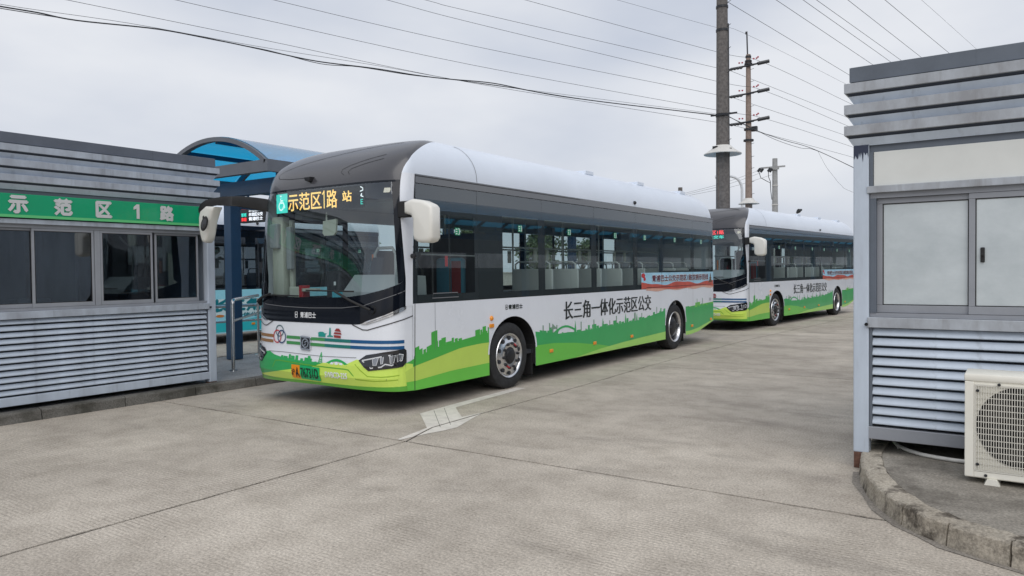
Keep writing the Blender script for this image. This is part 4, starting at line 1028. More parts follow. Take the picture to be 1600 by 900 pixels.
def kiosk(label, loc, rz, x0, x1, depth, zb, wins, left):
    K = thing('kiosk', label, 'kiosk', loc, rz)
    pa, pw, pd = (PAINTL, PAINTLW, PAINTLD) if left else (PAINT, PAINTW, PAINTD)
    cw = 0.125
    for cx in (x0, x1-cw):
        for cy in (0.0, depth-cw):
            c_ = part('column', pa, K, box(cx, cx+cw, cy, cy+cw, 0.14, 2.80, 0.012))
            part('rusty_foot', RUST, c_, box(cx+0.004, cx+cw-0.004, cy+0.004, cy+cw-0.004, 0.0, 0.145, 0.006))
    part('frieze', pa, K, box(x0+0.003, x1-0.003, 0.003, depth-0.003, 2.795, 3.40))
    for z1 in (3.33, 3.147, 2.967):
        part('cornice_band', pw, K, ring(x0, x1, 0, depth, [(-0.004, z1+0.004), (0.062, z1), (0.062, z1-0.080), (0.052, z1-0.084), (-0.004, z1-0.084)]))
        part('cornice_shade_strip', CSHADE, K, ring(x0, x1, 0, depth, [(-0.004, z1-0.0845), (0.046, z1-0.0845), (0.020, z1-0.108), (-0.004, z1-0.108)]))
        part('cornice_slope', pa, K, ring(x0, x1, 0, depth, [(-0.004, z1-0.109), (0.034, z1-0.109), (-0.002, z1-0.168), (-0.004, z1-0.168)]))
    part('roof_flashing', pd, K, box(x0-0.022, x1+0.022, -0.022, depth+0.022, 3.342, 3.472, 0.006), *( [box(x0-0.025, x0+0.9, -0.026, -0.02, 3.345, 3.468)] if not left else [box(x1-0.95, x1-0.945, -0.026, -0.02, 3.345, 3.47)]))
    xa, xb = x0+cw+0.004, x1-cw-0.004
    # header board
    if left:
        hb = part('sign_board', BOARDG, K, box(xa-0.1, xb+0.12, -0.035, 0.05, 2.455, 2.742, 0.004))
        part('board_strip', BOARDL, hb, box(xa-0.098, xb+0.118, -0.038, -0.034, 2.457, 2.49))
        for ch, cx, wd in (("示", -2.65, 0.20), ("范", -2.14, 0.20), ("区", -1.64, 0.19), ("1", -1.20, 0.06), ("路", -0.77, 0.19)):
            if ch == "1":
                part('board_letter', SILVER, hb, prism([(cx-0.005,2.515),(cx+0.035,2.515),(cx+0.035,2.71),(cx+0.0,2.71),(cx-0.045,2.672),(cx-0.045,2.635),(cx-0.005,2.652)], 'y', -0.046, -0.040)); continue
            text_on('board_letter', ch, SILVER, hb, (cx-wd/2, -0.042, 2.515), (1,0,0), (0,0,1), wd, 0.195, 0.012)
        part('header_shadow_gap', pd, K, box(xa, xb, 0.02, 0.06, 2.742, 2.80))
    else:
        part('header_panel', CREAMP, K, box(xa+0.03, xb, 0.018, 0.05, 2.443, 2.735, 0.004))
        part('header_frame', pd, K, box(xa, xb, 0.030, 0.07, 2.735, 2.80), box(xa, xa+0.028, 0.01, 0.07, 2.443, 2.735))
    part('rail', pw, K, box(xa-0.02, xb+0.02, -0.012, 0.06, 2.385, 2.443, 0.004))
    part('back_wall', KWALL, K, box(x0+cw, x1-cw, depth-0.05, depth-0.01, 0.2, 2.8))
    parts('side_wall', pa, K, box(x0+0.02, x0+0.06, cw, depth-cw, 0.2, 2.8), box(x1-0.06, x1-0.02, cw, depth-cw, 0.2, 2.8))
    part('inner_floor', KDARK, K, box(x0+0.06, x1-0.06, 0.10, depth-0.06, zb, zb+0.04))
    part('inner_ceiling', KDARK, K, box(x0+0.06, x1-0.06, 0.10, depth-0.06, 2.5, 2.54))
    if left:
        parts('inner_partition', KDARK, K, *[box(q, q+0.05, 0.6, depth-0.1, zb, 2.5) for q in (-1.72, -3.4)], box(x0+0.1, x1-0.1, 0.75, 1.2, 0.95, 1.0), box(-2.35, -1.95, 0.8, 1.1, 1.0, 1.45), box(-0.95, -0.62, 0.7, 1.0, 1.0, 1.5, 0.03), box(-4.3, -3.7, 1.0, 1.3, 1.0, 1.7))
    # window band
    zt, zl = 2.385, 1.322
    parts('window_head', FRAME, K, box(xa, xb, 0.03, 0.10, zt-0.045, zt-0.001), box(xa, xb, 0.03, 0.10, zl, zl+0.035))
    if not left: part('window_jamb', pd, K, box(xa, xa+0.05, 0.022, 0.10, zl+0.036, zt-0.046))
    for a, b, front in wins:
        y0 = 0.035 if front else 0.062
        z0, z1 = zl+0.037, zt-0.047; fw = 0.030 if left else 0.045
        w_ = part('window', FRAME, K, box(a, b, y0, y0+0.028, z0, z0+fw+0.02, 0.003), box(a, b, y0, y0+0.028, z1-fw, z1, 0.003), box(a, a+fw, y0+0.001, y0+0.027, z0+fw+0.021, z1-fw-0.001, 0.003), box(b-fw, b, y0+0.001, y0+0.027, z0+fw+0.021, z1-fw-0.001, 0.003))
        part('pane', DGLASS if left else FROST, w_, box(a+fw, b-fw, y0+0.011, y0+0.016, z0+fw+0.02, z1-fw))
        part('gasket', BLACKR, w_, *[box(*q) for q in ((a+fw-0.001, b-fw+0.001, y0+0.006, y0+0.0105, z0+fw+0.02, z0+fw+0.028), (a+fw, b-fw, y0+0.006, y0+0.0105, z1-fw-0.008, z1-fw), (a+fw, a+fw+0.008, y0+0.005, y0+0.0105, z0+fw+0.02, z1-fw), (b-fw-0.008, b-fw, y0+0.005, y0+0.0105, z0+fw+0.02, z1-fw))])
    if not left:
        part('window_latch', BLACKR, K, box(0.935, 0.965, 0.03, 0.05, 1.78, 1.90, 0.006), box(0.938, 0.962, 0.012, 0.036, 1.83, 1.855, 0.004))
    part('sill', pw, K, box(xa-0.015, xb+0.015, -0.016, 0.10, 1.232, zl-0.002, 0.005))
    # louvre slats
    lo, hi = zb+0.112, 1.228; n = 12 if left else 10; pt = (hi-lo)/n
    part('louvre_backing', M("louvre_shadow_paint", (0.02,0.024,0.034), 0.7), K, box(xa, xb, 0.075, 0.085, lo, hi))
    parts('louvre_jamb', pd, K, box(xa, xa+0.022, 0.01, 0.074, lo, hi-0.002), box(xb-0.022, xb, 0.01, 0.074, lo, hi-0.002))
    sl0 = None
    for i in range(n):
        if sl0 is None:
            sl0 = part('louvre_slat', pa, K, prism([(0.070,0.024),(0.012,0.019),(0.006,0.025),(0.008,0.036),(0.040,pt-0.004),(0.070,pt-0.002)], 'x', xa+0.023, xb-0.023)); sl0.location.z = lo
        else:
            o_ = sl0.copy(); C.objects.link(o_); o_.parent = K; o_.location.z = lo+i*pt
    part('base_beam', pa if left else FRAME, K, box(xa-0.01, xb+0.01, 0.004, 0.08, zb, zb+0.108, 0.006))
    part('sill_bolt', DKMET, K, *[lathe([(0.014,0),(0.014,0.02),(0,0.022)], 'y', 8, (q, -0.04, 1.26)) for q in ((xb+0.02,) if left else (xa-0.02,))])
    return K
# left: face towards +X at x=-10.0, visible corner at y=6.63; right: face towards -Y at y=7.0, visible corner at x=-1.235
Kl = kiosk("long grey blue kiosk on the left with the green 示范区1路 board", (-10.0, 6.63, 0), math.pi/2, -7.2, 0.0, 2.2, 0.187, [(-0.90,-0.235,False),(-1.66,-0.945,True),(-2.48,-1.74,True),(-3.21,-2.44,False),(-4.0,-3.29,True),(-4.75,-4.04,False),(-5.6,-4.83,True)], True)
parts('mullion', FRAME, Kl, *[box(q-0.035, q+0.035, 0.03, 0.10, 1.36, 2.337) for q in (-1.70, -3.245, -4.79)])
Kr = kiosk("light blue grey kiosk on the right with cream header and papered windows", (-1.235, 7.0, 0), 0, 0.0, 4.6, 2.4, 0.268, [(0.177,0.90,False),(0.855,1.62,True),(1.66,2.38,False),(2.34,3.06,True)], False)

# ------------------------------------------------------------------ air conditioner on the island, with its hose
ACW  = M("ac_casing_ivory", (0.80, 0.78, 0.70), 0.45, var=0.05, vscale=3, bump=0.03)
ACG  = M("ac_grille_ivory", (0.72, 0.70, 0.63), 0.5)
ACD  = M("ac_inside_dark", (0.02, 0.019, 0.018), 0.7)
ACF  = M("ac_fan_brown", (0.06, 0.055, 0.05), 0.5)
AC = thing('air_conditioner', "ivory air conditioner outdoor unit standing before the right kiosk's louvres", 'air conditioner', (-0.366, 6.45, 0.143))
W_, H_ = 0.92, 0.765; z0 = 0.045
cxf, czf, rf = 0.372, 0.43, 0.305
def ac_front(bm):
    # front sheet with a real round opening
    x0, x1, zA, zB = 0.0, W_, z0, z0+H_-0.055
    n = 48; outer_ = []; inner_ = []
    for i in range(n):
        a = 2*math.pi*i/n; c_, s_ = math.cos(a), math.sin(a)
        inner_.append(bm.verts.new((cxf+rf*c_, 0.0, czf+rf*s_)))
        k = min(((x1-cxf) if c_ > 0 else (cxf-x0))/max(1e-6, abs(c_)), ((zB-czf) if s_ > 0 else (czf-zA))/max(1e-6, abs(s_)))
        outer_.append(bm.verts.new((cxf+k*c_, 0.0, czf+k*s_)))
    for i in range(n):
        j = (i+1) % n; bm.faces.new((inner_[i], inner_[j], outer_[j], outer_[i]))
    for i in range(n):
        j = (i+1) % n
        a, b = inner_[i].co, inner_[j].co
        v = [inner_[i], inner_[j], bm.verts.new((b.x, 0.05, b.z)), bm.verts.new((a.x, 0.05, a.z))]; bm.faces.new(v)
cas = part('casing', ACW, AC, ac_front, box(0.0, 0.012, 0.001, 0.33, z0, z0+H_-0.056), box(W_-0.012, W_, 0.001, 0.33, z0, z0+H_-0.056), box(0.0, W_, 0.001, 0.33, z0-0.004, z0+0.01), box(0.0, W_, 0.32, 0.33, z0, z0+H_-0.056))
part('top_cover', ACW, AC, box(-0.008, W_+0.008, -0.012, 0.34, z0+H_-0.055, z0+H_, 0.012), smooth=40)
part('edge_bead', ACW, cas, box(-0.004, 0.055, -0.010, 0.0, z0, z0+H_-0.056, 0.005), box(0.055, W_, -0.008, 0.0, z0, z0+0.045, 0.005))
part('inside', ACD, AC, box(0.013, W_-0.013, 0.12, 0.315, z0+0.011, z0+H_-0.06), lathe([(rf+0.004,0.0),(rf+0.004,0.10)], 'y', 32, (cxf, 0.02, czf)))
bl = []
for k in range(3):
    a0 = k*2*math.pi/3+0.4
    def blade(bm, a0=a0):
        rows = []
        for i in range(5):
            r = 0.05+0.23*i/4; w0 = 0.5+0.25*i/4
            rows.append([bm.verts.new((cxf+r*math.cos(a0+w0*t), 0.07+0.035*(t-0.5), czf+r*math.sin(a0+w0*t))) for t in (-0.6, -0.2, 0.3, 0.9)])
        for A, B_ in zip(rows, rows[1:]):
            for i in range(3): bm.faces.new((A[i], A[i+1], B_[i+1], B_[i]))
    bl.append(blade)
part('fan', ACF, AC, *bl, lathe([(0,0.05),(0.06,0.05),(0.07,0.10),(0,0.10)], 'y', 20, (cxf, 0, czf)))
gx0, gx1, gz0, gz1 = 0.068, 0.70, z0+0.06, z0+H_-0.085
gr = []
nn = 40
for i in range(nn+1):
    x = gx0+(gx1-gx0)*i/nn; gr.append(box(x-0.0022, x+0.0022, -0.016, -0.011, gz0, gz1))
for i in range(15):
    z = gz0+(gz1-gz0)*i/14; gr.append(box(gx0, gx1, -0.0105, -0.0055, z-0.0026, z+0.0026))
gr += [box(gx0-0.012, gx0-0.004, -0.012, 0.0, gz0-0.012, gz1+0.012), box(gx1+0.004, gx1+0.012, -0.012, 0.0, gz0-0.012, gz1+0.012), box(gx0-0.004, gx1+0.004, -0.012, 0.0, gz1+0.004, gz1+0.012), box(gx0-0.004, gx1+0.004, -0.012, 0.0, gz0-0.012, gz0-0.004)]
g_ = part('grille', ACG, AC, *gr)
part('screw', DKMET, AC, *[lathe([(0.011,0),(0.011,-0.006),(0,-0.008)], 'y', 10, (x, -0.016, z)) for x, z in ((gx0+0.01, gz1-0.035), (gx0+0.01, gz0+0.04), (0.21, z0+H_-0.068), (0.13, z0+0.022))])
for fx in (0.17, 0.72):
    part('foot', ACW, AC, prism([(fx-0.05,0.0),(fx+0.05,0.0),(fx+0.03,0.044),(fx-0.03,0.044)], 'y', -0.03, 0.36))
rnd = random.Random(5)
ppts = [(0.004+0.117*i/12, 2.80) for i in range(13)]+[(0.121-0.117*i/16, 2.715+rnd.uniform(-0.03,0.03)-0.03*(i%3==0)) for i in range(17)]
pc = [o for o in bpy.data.objects if o.parent == Kr and o.name.startswith('column')][0]
part('peeled_paint', M("bare_primer_navy", (0.03,0.04,0.075), 0.7), pc, prism(ppts, 'y', -0.003, 0.0))
hp = [gp(1397,690,0.165), gp(1404,697,0.165), gp(1420,704,0.165), gp(1440,710,0.162), gp(1465,715,0.162), gp(1490,719,0.162), gp(1507,721,0.165)]
hose = tag(part('drain_hose', M("hose_white", (0.68,0.67,0.63), 0.5, var=0.08, vscale=12), None, tube([hp[0]+Vector((0.02,0.25,0.03))]+hp+[hp[-1]+Vector((0.12,0.02,0.03))], 0.017, 8), tube([hp[1], hp[1]+Vector((-0.005,-0.01,-0.02))], 0.008, 6), smooth=60), "white hose lying on the island between kiosk and air conditioner", "hose")

# ------------------------------------------------------------------ blue arched canopies
NAVY = M("canopy_navy_steel", (0.014, 0.058, 0.125), 0.40, coat=0.1, var=0.06)
FASC = M("canopy_fascia_grey", (0.115, 0.125, 0.145), 0.45, var=0.06)
POLYC = bpy.data.materials.new("blue_polycarbonate"); POLYC.use_nodes = True
t = POLYC.node_tree; t.nodes.clear()
tr_ = N(t, 'ShaderNodeBsdfTransparent'); tr_.inputs['Color'].default_value = (0.0, 0.50, 0.90, 1)
tl_ = N(t, 'ShaderNodeBsdfTranslucent'); tl_.inputs['Color'].default_value = (0.03, 0.58, 0.98, 1)
gl_ = N(t, 'ShaderNodeBsdfGlossy'); gl_.inputs['Roughness'].default_value = 0.18
m1 = N(t, 'ShaderNodeMixShader'); m1.inputs['Fac'].default_value = 0.85; m2 = N(t, 'ShaderNodeMixShader'); lw_ = N(t, 'ShaderNodeLayerWeight'); lw_.inputs['Blend'].default_value = 0.5; pw_ = N(t, 'ShaderNodeMath', operation='POWER'); pw_.inputs[1].default_value = 4.2; t.links.new(lw_.outputs['Facing'], pw_.inputs[0])
o_ = N(t, 'ShaderNodeOutputMaterial')
df_ = N(t, 'ShaderNodeBsdfDiffuse'); df_.inputs['Color'].default_value = (0.36, 0.66, 0.95, 1); m0 = N(t, 'ShaderNodeMixShader'); m0.inputs['Fac'].default_value = 0.5
t.links.new(tl_.outputs[0], m0.inputs[1]); t.links.new(df_.outputs[0], m0.inputs[2])
t.links.new(tr_.outputs[0], m1.inputs[1]); t.links.new(m0.outputs[0], m1.inputs[2]); t.links.new(m1.outputs[0], m2.inputs[1]); t.links.new(gl_.outputs[0], m2.inputs[2]); t.links.new(pw_.outputs[0], m2.inputs['Fac']); t.links.new(m2.outputs[0], o_.inputs['Surface'])
def canopy(label, xc, y0, bays, bay=1.6):
    K = thing('canopy', label, 'canopy', (xc, y0, 0))
    hw, sag, zb = 1.62, 0.54, 3.665
    R = (hw*hw+sag*sag)/(2*sag); zc = zb+sag-R; am = math.asin(hw/R)
    def arc(r, n=20): return [(r*math.sin(-am+2*am*i/n), zc+r*math.cos(-am+2*am*i/n)) for i in range(n+1)]
    def rib(y, th, dp):
        a, b = arc(R, 20), arc(R-dp, 20)
        return prism(a+b[::-1], 'y', y, y+th)
    part('end_arch', FASC, K, rib(-0.06, 0.10, 0.075))
    ln = bays*bay
    for i in range(bays+1): 
        y = 0.05+i*bay
        if i: part('rib', NAVY, K, rib(y-0.03, 0.06, 0.10))
    for k in (-0.5, 0.05, 0.55):
        a = am*k; x, z = (R-0.06)*math.sin(a), zc+(R-0.06)*math.cos(a)
        part('purlin', NAVY, K, box(x-0.03, x+0.03, 0.05, ln, z-0.04, z+0.04))
    half = arc(R+0.012, 20)
    for i in range(bays):
        for h in (half[:11], half[10:]):
            def sheet(bm, h=h, i=i):
                A = [bm.verts.new((x, i*bay+0.001, z)) for x, z in h]; B_ = [bm.verts.new((x, (i+1)*bay-0.001, z)) for x, z in h]
                for j in range(len(h)-1): bm.faces.new((A[j], A[j+1], B_[j+1], B_[j]))
            part('roof_sheet', POLYC, K, sheet, smooth=60)
    for sg in (-1, 1): part('eave_beam', FASC, K, box(sg*hw-0.05, sg*hw+0.05, -0.06, ln+0.1, zb-0.19, zb+0.01))
    part('end_beam', FASC, K, box(-hw+0.051, hw-0.051, -0.058, 0.06, zb-0.188, zb+0.008))
    for i in range(0, bays+1, 4):
        y = 0.58+i*bay
        if y > ln: break
        part('cross_beam', NAVY, K, box(-hw+0.06, hw-0.06, y-0.09, y+0.09, zb-0.46, zb-0.20))
        part('post', NAVY, K, box(-0.36, -0.14, y-0.11, y+0.11, 0.13, zb-0.47, 0.012))
        parts('strut', NAVY, K, *[tube([(q, y, zb-0.2), (q, y, zb-0.03)], 0.03, 6) for q in (-1.1, 1.1)])
    part('long_beam', NAVY, K, box(-0.33, -0.17, 0.7, ln, zb-0.68, zb-0.48))
    return K
cl = canopy("arched blue canopy on navy posts behind the left kiosk", -12.12, 8.0, 22)
cr_ = canopy("arched blue canopy on the right island, mirrored in the bus windows", 3.35, 10.2, 46)
# LED information board hanging under the left canopy
bd = thing('led_board', "black hanging LED board with white, green and red characters behind the bus mirror", 'information board', (-13.42, 9.55, 0))
part('board_case', LEDBG, bd, box(0, 1.5, -0.05, 0.05, 2.80, 3.12, 0.006))
parts('hanger', NAVY, bd, *[box(q-0.02, q+0.02, -0.02, 0.02, 3.12, 3.5) for q in (0.2, 1.3)])
for i, (s_, mt, x, wd) in enumerate((("示范区1路", LEDW, 0.29, 0.45), ("示范区公交", LEDW, 0.29, 0.45), ("青浦巴士", LEDW, 0.29, 0.45))):
    text_on('board_text', s_, mt, bd, (x, -0.053, 3.02-i*0.09), (1,0,0), (0,0,1), wd, 0.068, 0.003)
text_on('board_text', "首班", LEDT, bd, (0.04, -0.053, 2.93), (1,0,0), (0,0,1), 0.17, 0.07, 0.003)
text_on('board_text', "末班", LEDR, bd, (0.04, -0.053, 2.835), (1,0,0), (0,0,1), 0.17, 0.07, 0.003)
# railings
STEEL = M("stainless_tube", (0.55, 0.55, 0.54), 0.22, metal=1.0)
def railing(label, pts, top, mids):
    r = thing('railing', label, 'railing', (pts[0][0], pts[0][1], 0.122))
    q = [(p[0]-pts[0][0], p[1]-pts[0][1]) for p in pts]
    part('top_rail', STEEL, r, tube([(q[0][0], q[0][1], 0), (q[0][0], q[0][1], top-0.08)]+[(q[0][0]+(q[1][0]-q[0][0])*t_, q[0][1]+(q[1][1]-q[0][1])*t_, top-0.08+z_) for t_, z_ in ((0.01,0.04),(0.03,0.07),(0.06,0.08))]+[(x, y, top) for x, y in q[1:]], 0.03, 10), smooth=60)
    for mz in mids: part('mid_rail', STEEL, r, tube([(x, y, mz) for x, y in q], 0.022, 8), smooth=60)
    for x, y in q:
        p_ = part('post', STEEL, r, tube([(x, y, 0), (x, y, top-0.06)], 0.024, 8), smooth=60)
        part('flange', STEEL, p_, lathe([(0,0.012),(0.075,0.012),(0.078,0.0)], 'z', 16, (x, y, 0)), smooth=30)
railing("stainless steel queue railing beside the front bus", [(-10.93,7.55),(-12.70,9.36)], 1.19, (0.84,))
railing("stainless steel railing along the platform's back edge before the cyan bus", [(-12.8,6.4),(-12.8,8.4),(-12.8,10.4),(-12.8,12.4)], 1.0, (0.70,))

# ------------------------------------------------------------------ cyan bus across the platform
cb = make_bus("cyan and white city bus on the far lane, seen past the left kiosk", (-17.84, 5.2, 0), 0, 'cyan')
def yb(y): return sy(y)
CY1 = M("cyan_stripe_light", (0.72, 0.88, 0.90), 0.3); CY2 = M("cyan_hill", (0.03, 0.55, 0.60), 0.3); CYT = M("cyan_letter_teal", lin(16, 128, 140), 0.35)
patch('side_stripe', CY1, cb, srange(yb(4.2), yb(8.3), 0.3), 0.72, 1.12, 1, 0.002)
patch('side_wave', CY2, cb, srange(yb(4.2), yb(8.3), 0.1), 0.30, lambda s: 0.60+0.05*math.sin(2.4*s), 1, 0.003)
text_s('side_slogan', "长三角", CYT, cb, yb(5.66), yb(7.02), 0.81, 1.11, 0.004, 0.022)
poly('fish_graphic', M("fish_orange", lin(214, 130, 60), 0.4), cb, [oval(yb(5.85), 0.70, 0.12, 0.035, 12)], 0.0045)
text_s('side_slogan', "一体化示范区", CYT, cb, yb(6.3), yb(7.6), 0.66, 0.76, 0.004, 0.006)

# ------------------------------------------------------------------ poles, lamps and overhead wires
POLEC = M("pole_concrete", (0.17, 0.155, 0.145), 0.85, vscale=9, stain=(0.09,0.082,0.078), bump=0.3, bscale=30)
POLEB = M("pole_brown", (0.27, 0.205, 0.17), 0.8, var=0.15, vscale=6)
POLEG = M("pole_grey", (0.33, 0.335, 0.335), 0.8, var=0.12, vscale=6)
RUSTS = M("rust_streak", (0.20, 0.12, 0.085), 0.9, var=0.3)
GUARD = M("bird_guard_white", (0.62, 0.61, 0.58), 0.5, var=0.06)
WIRE = M("overhead_cable", (0.02, 0.022, 0.026), 0.6)
INSUL = M("insulator_dark", (0.03, 0.033, 0.038), 0.35)
REDI = M("insulator_red", (0.45, 0.06, 0.09), 0.4)
LAMPW = M("lamp_pole_white", (0.66, 0.68, 0.70), 0.4)
D1, D2, D3 = 33.0, 42.0, 52.0
def ring_z(r, z, h): return lathe([(r-0.03, z-h), (r+0.02, z-h), (r+0.02, z+h), (r-0.03, z+h)], 'z', 20)
b1 = at(1129.5, 330, D1)
p1 = thing('utility_pole', "thick speckled concrete pole with a white cone guard behind the front bus", 'utility pole', (b1.x, b1.y, 0))
zt1 = at(1129, -60, D1).z
def zat(py, d): return at(1130, py, d).z
part('pole_shaft', POLEC, p1, lathe([(0.33,0.0),(0.285,zat(250,D1)),(0.225,zt1),(0,zt1)], 'z', 24), smooth=40)
parts('clamp_band', DKMET, p1, ring_z(0.245, zat(14,D1), 0.05), ring_z(0.252, zat(50,D1), 0.05), ring_z(0.275, zat(181,D1), 0.06))
part('cable_conduit', DKMET, p1, tube([(0.27,0.08,0.5),(0.25,0.07,zat(40,D1))], 0.035, 6))
part('rust_streak', RUSTS, p1, tube([(-0.13,-0.26,0.5),(-0.10,-0.235,zat(262,D1))], 0.035, 6))
part('cone_guard', GUARD, p1, lathe([(0.27,zat(228,D1)),(0.34,zat(228,D1)),(0.52,zat(234,D1)),(0.82,zat(241,D1)),(0.81,zat(242,D1)),(0.27,zat(239,D1))], 'z', 28), smooth=35)
parts('guard_latch', DKMET, p1, box(-0.3, -0.08, -0.46, -0.36, zat(234,D1), zat(230,D1)), box(0.30, 0.5, -0.36, -0.26, zat(238,D1), zat(234.5,D1)))
part('wall_bracket', DKMET, p1, box(-0.42, 0.75, -0.34, -0.28, zat(183,D1), zat(180.5,D1)))
parts('climbing_peg', DKMET, p1, *[tube([(0.22,-0.05,zat(q,D1)),(0.42,-0.1,zat(q-3,D1))], 0.012, 5) for q in (10,46,81,117,222)])
b2 = at(1170, 330, D2)
p2 = thing('utility_pole', "slender brown pole with three crossarms and a thin top spike", 'utility pole', (b2.x, b2.y, 0))
def z2(py): return at(1168, py, D2).z
zt2 = z2(87)
part('pole_shaft', POLEB, p2, lathe([(0.215,0.0),(0.19,z2(310)),(0.125,zt2),(0,zt2)], 'z', 18), smooth=40)
part('top_spike', DKMET, p2, tube([(-0.03,0,zt2-0.5),(-0.08,0,z2(51))], 0.04, 6), box(-0.16, -0.06, -0.02, 0.02, z2(55), z2(51)))
parts('clamp_band', DKMET, p2, *[ring_z(0.14+0.03*i, z2(q), 0.05) for i, q in enumerate((90.5, 97.5, 102, 203, 220))])
part('cone_guard', GUARD, p2, lathe([(0.2,z2(310)),(0.24,z2(310)),(0.34,z2(314)),(0.58,z2(318.5)),(0.57,z2(319)),(0.2,z2(317))], 'z', 24), smooth=35)
parts('climbing_peg', DKMET, p2, *[tube([(0.15,-0.05,z2(q)),(0.34,-0.09,z2(q)+0.03)], 0.012, 5) for q in (111,130,168,207,226,246,264,285,304)])
for py in (104, 147, 190.5):
    arm = part('crossarm', DKMET, p2, tube([(-0.85,-0.35,z2(py+3)),(0.35,-0.15,z2(py+1))], 0.05, 6), tube([(0.0,-0.15,z2(py+1)),(1.0,0.35,z2(py-4.5))], 0.05, 6))
    parts('insulator', INSUL, arm, lathe([(0.03,0)]+[(0.09 if k%2 else 0.055, 0.05+0.09*k) for k in range(8)]+[(0.03,0.78)], 'x', 10, (-0.98,-0.36,z2(py+4))), tube([(0.48,0.1,z2(py-1.5)),(1.05,0.37,z2(py-4.6))], 0.10, 8))
    parts('red_insulator', REDI, arm, *[lathe([(0.0,0),(0.05,0.02),(0.05,0.08),(0,0.1)], 'z', 8, (q, -0.2, z2(py-dz))) for q, dz in ((-0.45,3.5),(-0.28,3.2),(0.36,6.5),(0.52,6.5),(0.60,8))])
jb_ = at(1179, 201, D2)
part('junction_box', INSUL, p2, box(jb_.x-b2.x-0.16, jb_.x-b2.x+0.16, jb_.y-b2.y-0.1, jb_.y-b2.y+0.1, jb_.z-0.15, jb_.z+0.13, 0.02))
b3 = at(1211, 335, D3)
p3 = thing('utility_pole', "pale grey flat-topped pole with one crossarm above the rear bus", 'utility pole', (b3.x, b3.y, 0))
def z3(py): return at(1211, py, D3).z
part('pole_shaft', POLEG, p3, lathe([(0.235,0.0),(0.17,z3(248)),(0,z3(248))], 'z', 18), smooth=40)
part('crossarm', POLEG, p3, box(-0.95, 0.75, -0.24, -0.18, z3(263), z3(260.5)), box(-0.2, 0.35, -0.26, -0.24, z3(266), z3(263)))
parts('clamp_band', GUARD, p3, ring_z(0.19, z3(290), 0.03), ring_z(0.205, z3(320), 0.03))
parts('insulator', INSUL, p3, *[tube([(x, -0.25, z3(q)), (x+0.18, -0.25, z3(q-5))], 0.09, 8) for x, q in ((-1.12,267),(-0.92,268),(-0.42,268),(-0.30,269))])
parts('drop_cable', INSUL, p3, tube([(-1.05,-0.2,z3(267)),(-0.9,-0.25,z3(277)),(-0.55,-0.25,z3(282)),(-0.25,-0.25,z3(286)),(-0.22,-0.22,z3(300)),(-0.16,-0.2,z3(312))], 0.025, 5), tube([(-0.4,-0.2,z3(268)),(-0.36,-0.25,z3(277)),(-0.24,-0.25,z3(284)),(-0.23,-0.22,z3(298))], 0.025, 5))
b4 = at(1063, 306, 60)
p4 = thing('utility_pole', "short dark pole top poking over the front bus's roof", 'utility pole', (b4.x, b4.y, 0))
part('pole_shaft', POLEC, p4, lathe([(0.24,0),(0.17,at(1063,293,60).z),(0,at(1063,293,60).z)], 'z', 14), smooth=40)
b5 = at(1159.5, 330, 46)
l1 = thing('street_lamp', "white street lamp with a curved arm behind the thick pole", 'street lamp', (b5.x, b5.y, 0))
zl = at(1159, 292, 46).z
apx = [at(q, r_, 46)-Vector((b5.x, b5.y, 0)) for q, r_ in ((1159.5,296),(1158,288),(1154,281),(1148,277),(1140,275),(1128,276))]
part('lamp_post', LAMPW, l1, tube([(0,0,0)]+apx, 0.085, 8), smooth=60)
part('lamp_head', LAMPW, l1, tube([apx[-1], apx[-1]+Vector((-0.35,-0.2,-0.02))], 0.11, 8), smooth=60)
b6 = at(1242.5, 345, 56)
l2 = thing('street_lamp', "small grey lamp head rising just above the rear bus's roof", 'street lamp', (b6.x, b6.y, 0))
q6 = [at(q, r_, 56)-Vector((b6.x, b6.y, 0)) for q, r_ in ((1243,336),(1246,332))]
part('lamp_post', POLEG, l2, tube([(0,0,0)]+q6, 0.05, 8), smooth=60)
q7 = [at(q, r_, 56)-Vector((b6.x, b6.y, 0)) for q, r_ in ((1245,333),(1248,329.5),(1253,327.5))]
part('lamp_head', INSUL, l2, tube(q7[:2], 0.08, 8, True, 0.17), tube(q7[1:], 0.17, 8, True, 0.06), smooth=60)
def wire(label, pts, r, cat='overhead wire', grp=None):
    P_ = [at(*p) for p in pts]; out = []
    n = len(P_)
    for i in range(n-1):                       # Catmull-Rom through the points
        a, b, c_, d = P_[max(i-1,0)], P_[i], P_[i+1], P_[min(i+2,n-1)]
        for k in range(6):
            u = k/6
            out.append(0.5*((2*b)+(c_-a)*u+(2*a-5*b+4*c_-d)*u*u+(3*b-a-3*c_+d)*u**3))
    out.append(P_[-1])
    return tag(part('overhead_wire', WIRE, None, tube(out, r, 5)), label, cat, grp)
WR = 0.010
wire("thin top earth wire running to the spike of the brown pole", [(760,-58,36),(965,0,38),(1120,43,41),(1163,52,42),(1325,133,52),(1420,183,60)], 0.007)
wire("overhead wire to the right tip of the top crossarm", [(600,-60,34),(821,0,36.5),(1120,81,41.2),(1195,98.5,42.3),(1325,160,52),(1420,205,60)], WR)
wire("overhead wire to the left tip of the top crossarm", [(420,-64,31),(665,0,34.5),(740,19,35.5),(1120,106,41),(1142,111,41.6),(1325,184,52),(1420,224,60)], WR)
wire("overhead wire to the right tip of the middle crossarm", [(360,-65,30.5),(605,0,34),(740,36,36),(1120,127,41),(1196,142.5,42.3),(1325,197,52),(1420,238,60)], WR)
wire("overhead wire to the left tip of the middle crossarm", [(180,-62,28),(428,0,32),(740,72,36),(1120,148,41),(1143,152,41.6),(1325,213,52),(1420,247,60)], WR)
